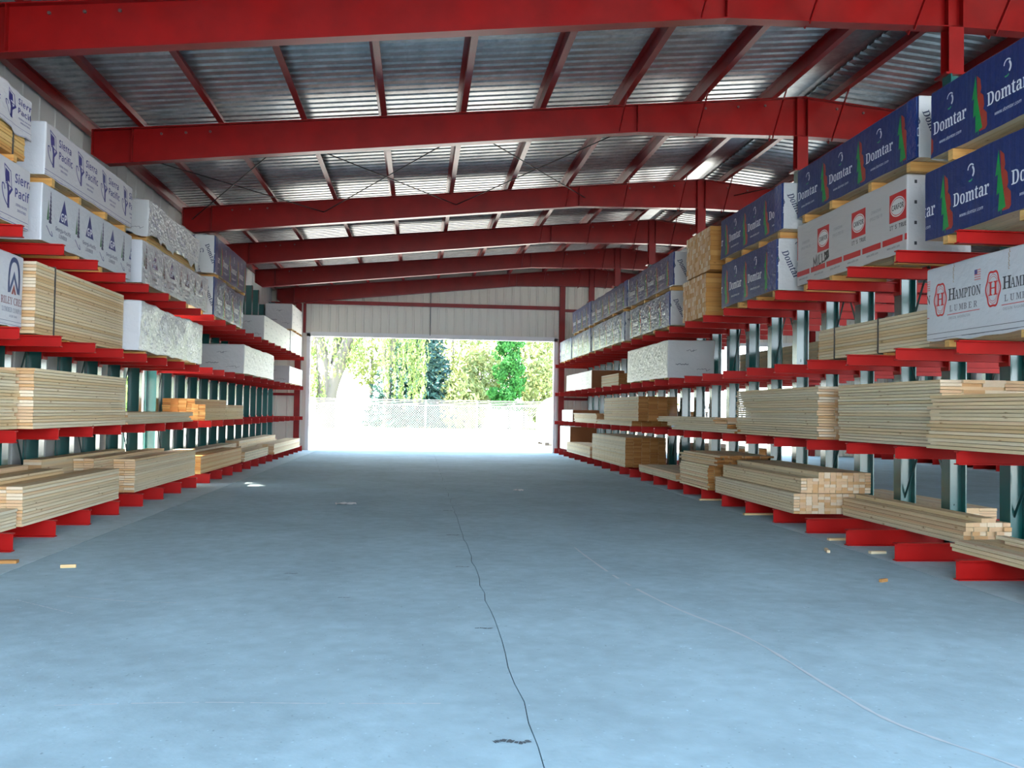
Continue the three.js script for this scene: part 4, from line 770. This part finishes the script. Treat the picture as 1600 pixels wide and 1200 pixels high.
  pale.forEach(([x, d, r, y, ry], i) => {
    g = tree('broadleaf_tree', names[i], x, d, 300 + i); part('trunk', limb([[0, -0.1, 0], [0.1, y * 0.6, 0], [0, y + ry * 0.4, 0]], 0.12 + r * 0.05, 0.05), M2.bark, g);
    foliage(g, ball(Math.round(900 + r * 260), 0, y, 0, r, ry, r), 0.34, M2.leafPale, 1);
  });
  const side = [[-15, 46, 2.6, 3.2, 3.2], [-20, 60, 3.6, 4.4, 4.4], [-14, 18.4, 2.0, 9.3, 1.65]];  // last entry: unseen tree added to break up sun through the open bay
  side.forEach(([x, d, r, y, ry], i) => { g = tree('broadleaf_tree', ['leafy tree outside the open wall bay', 'larger tree further off outside the open wall bay', 'slender unseen tree added outside the pale panel wall to thin the sun in the open bay'][i], x, d, 340 + i); part('trunk', limb([[0, -0.1, 0], [0, y, 0], [0.1, y + 1, 0]], 0.2, 0.06), M2.bark, g); foliage(g, ball(2200, 0, y, 0, r, ry, r), 0.3, M2.leafWillow, 1); });
}
{
  const g = thing('chain_link_fence', 'pale chain-link fence topped with barbed wire across the yard', 'fence', undefined, V(0, 0, 79));
  const x0 = -30, x1 = 10.4, P = (x, y, z = 0) => new THREE.Vector3(x, y, z);
  for (let x = -30.9 + 0.8; x < x1; x += 5.83) { const q = Math.abs(x - 0.6) < 3 ? 0.6 : x; part('post', cylinder(P(q, -0.02), P(q, 2.5), 0.06, 0.06, 8), M2.metalPost, g); }
  part('post', cylinder(P(x1, -0.02), P(x1, 2.5), 0.09, 0.09, 8), M2.metalPost, g);
  part('rail', cylinder(P(x0, 2.05), P(x1, 2.05), 0.05, 0.05, 6), M2.metalPost, g);
  for (const y of [2.2, 2.34, 2.48]) part('barbed_wire', cylinder(P(x0, y), P(x1, y), 0.016, 0.016, 4), M2.metalPost, g);
  const m = []; for (let x = x0; x < x1 - 2; x += 0.2) { m.push(bar(P(x, 0.02), P(x + 2, 2.03), 0.016, 0.016), bar(P(x + 2, 0.02), P(x, 2.03, 0.02), 0.012, 0.012)); }
  part('mesh', merge(m), M2.metalPost, g).userData.kind = 'stuff';
}
{
  const g = thing('storage_tank', 'white round-topped tank with a pale teal side panel beyond the doorway', 'tank', undefined, V(6.95, 0, 46.4));
  const prof = []; for (let k = 0; k <= 12; k++) { const a = Math.PI * k / 12; prof.push([Math.cos(a) * 0.95, 1.45 + Math.sin(a) * 0.95]); } prof.push([-0.95, 0.14], [0.95, 0.14]);
  part('shell', sweep(prof, new THREE.Vector3(0, 0, 1.1), new THREE.Vector3(0, 0, -1.8), UX, UY), M2.tankWhite, g);
  part('side_panel', box(-0.82, -0.52, 0.2, 1.9, -1.13, -1.1), M2.tankTeal, g);
  for (const [x, z] of [[-0.75, 1.0], [0.75, 1.0], [-0.75, -1.6], [0.75, -1.6]]) part('foot', box(x - 0.1, x + 0.1, -0.01, 0.16, -z - 0.1, -z + 0.1), M2.rubber, g);
}
renderer.render(scene, camera);
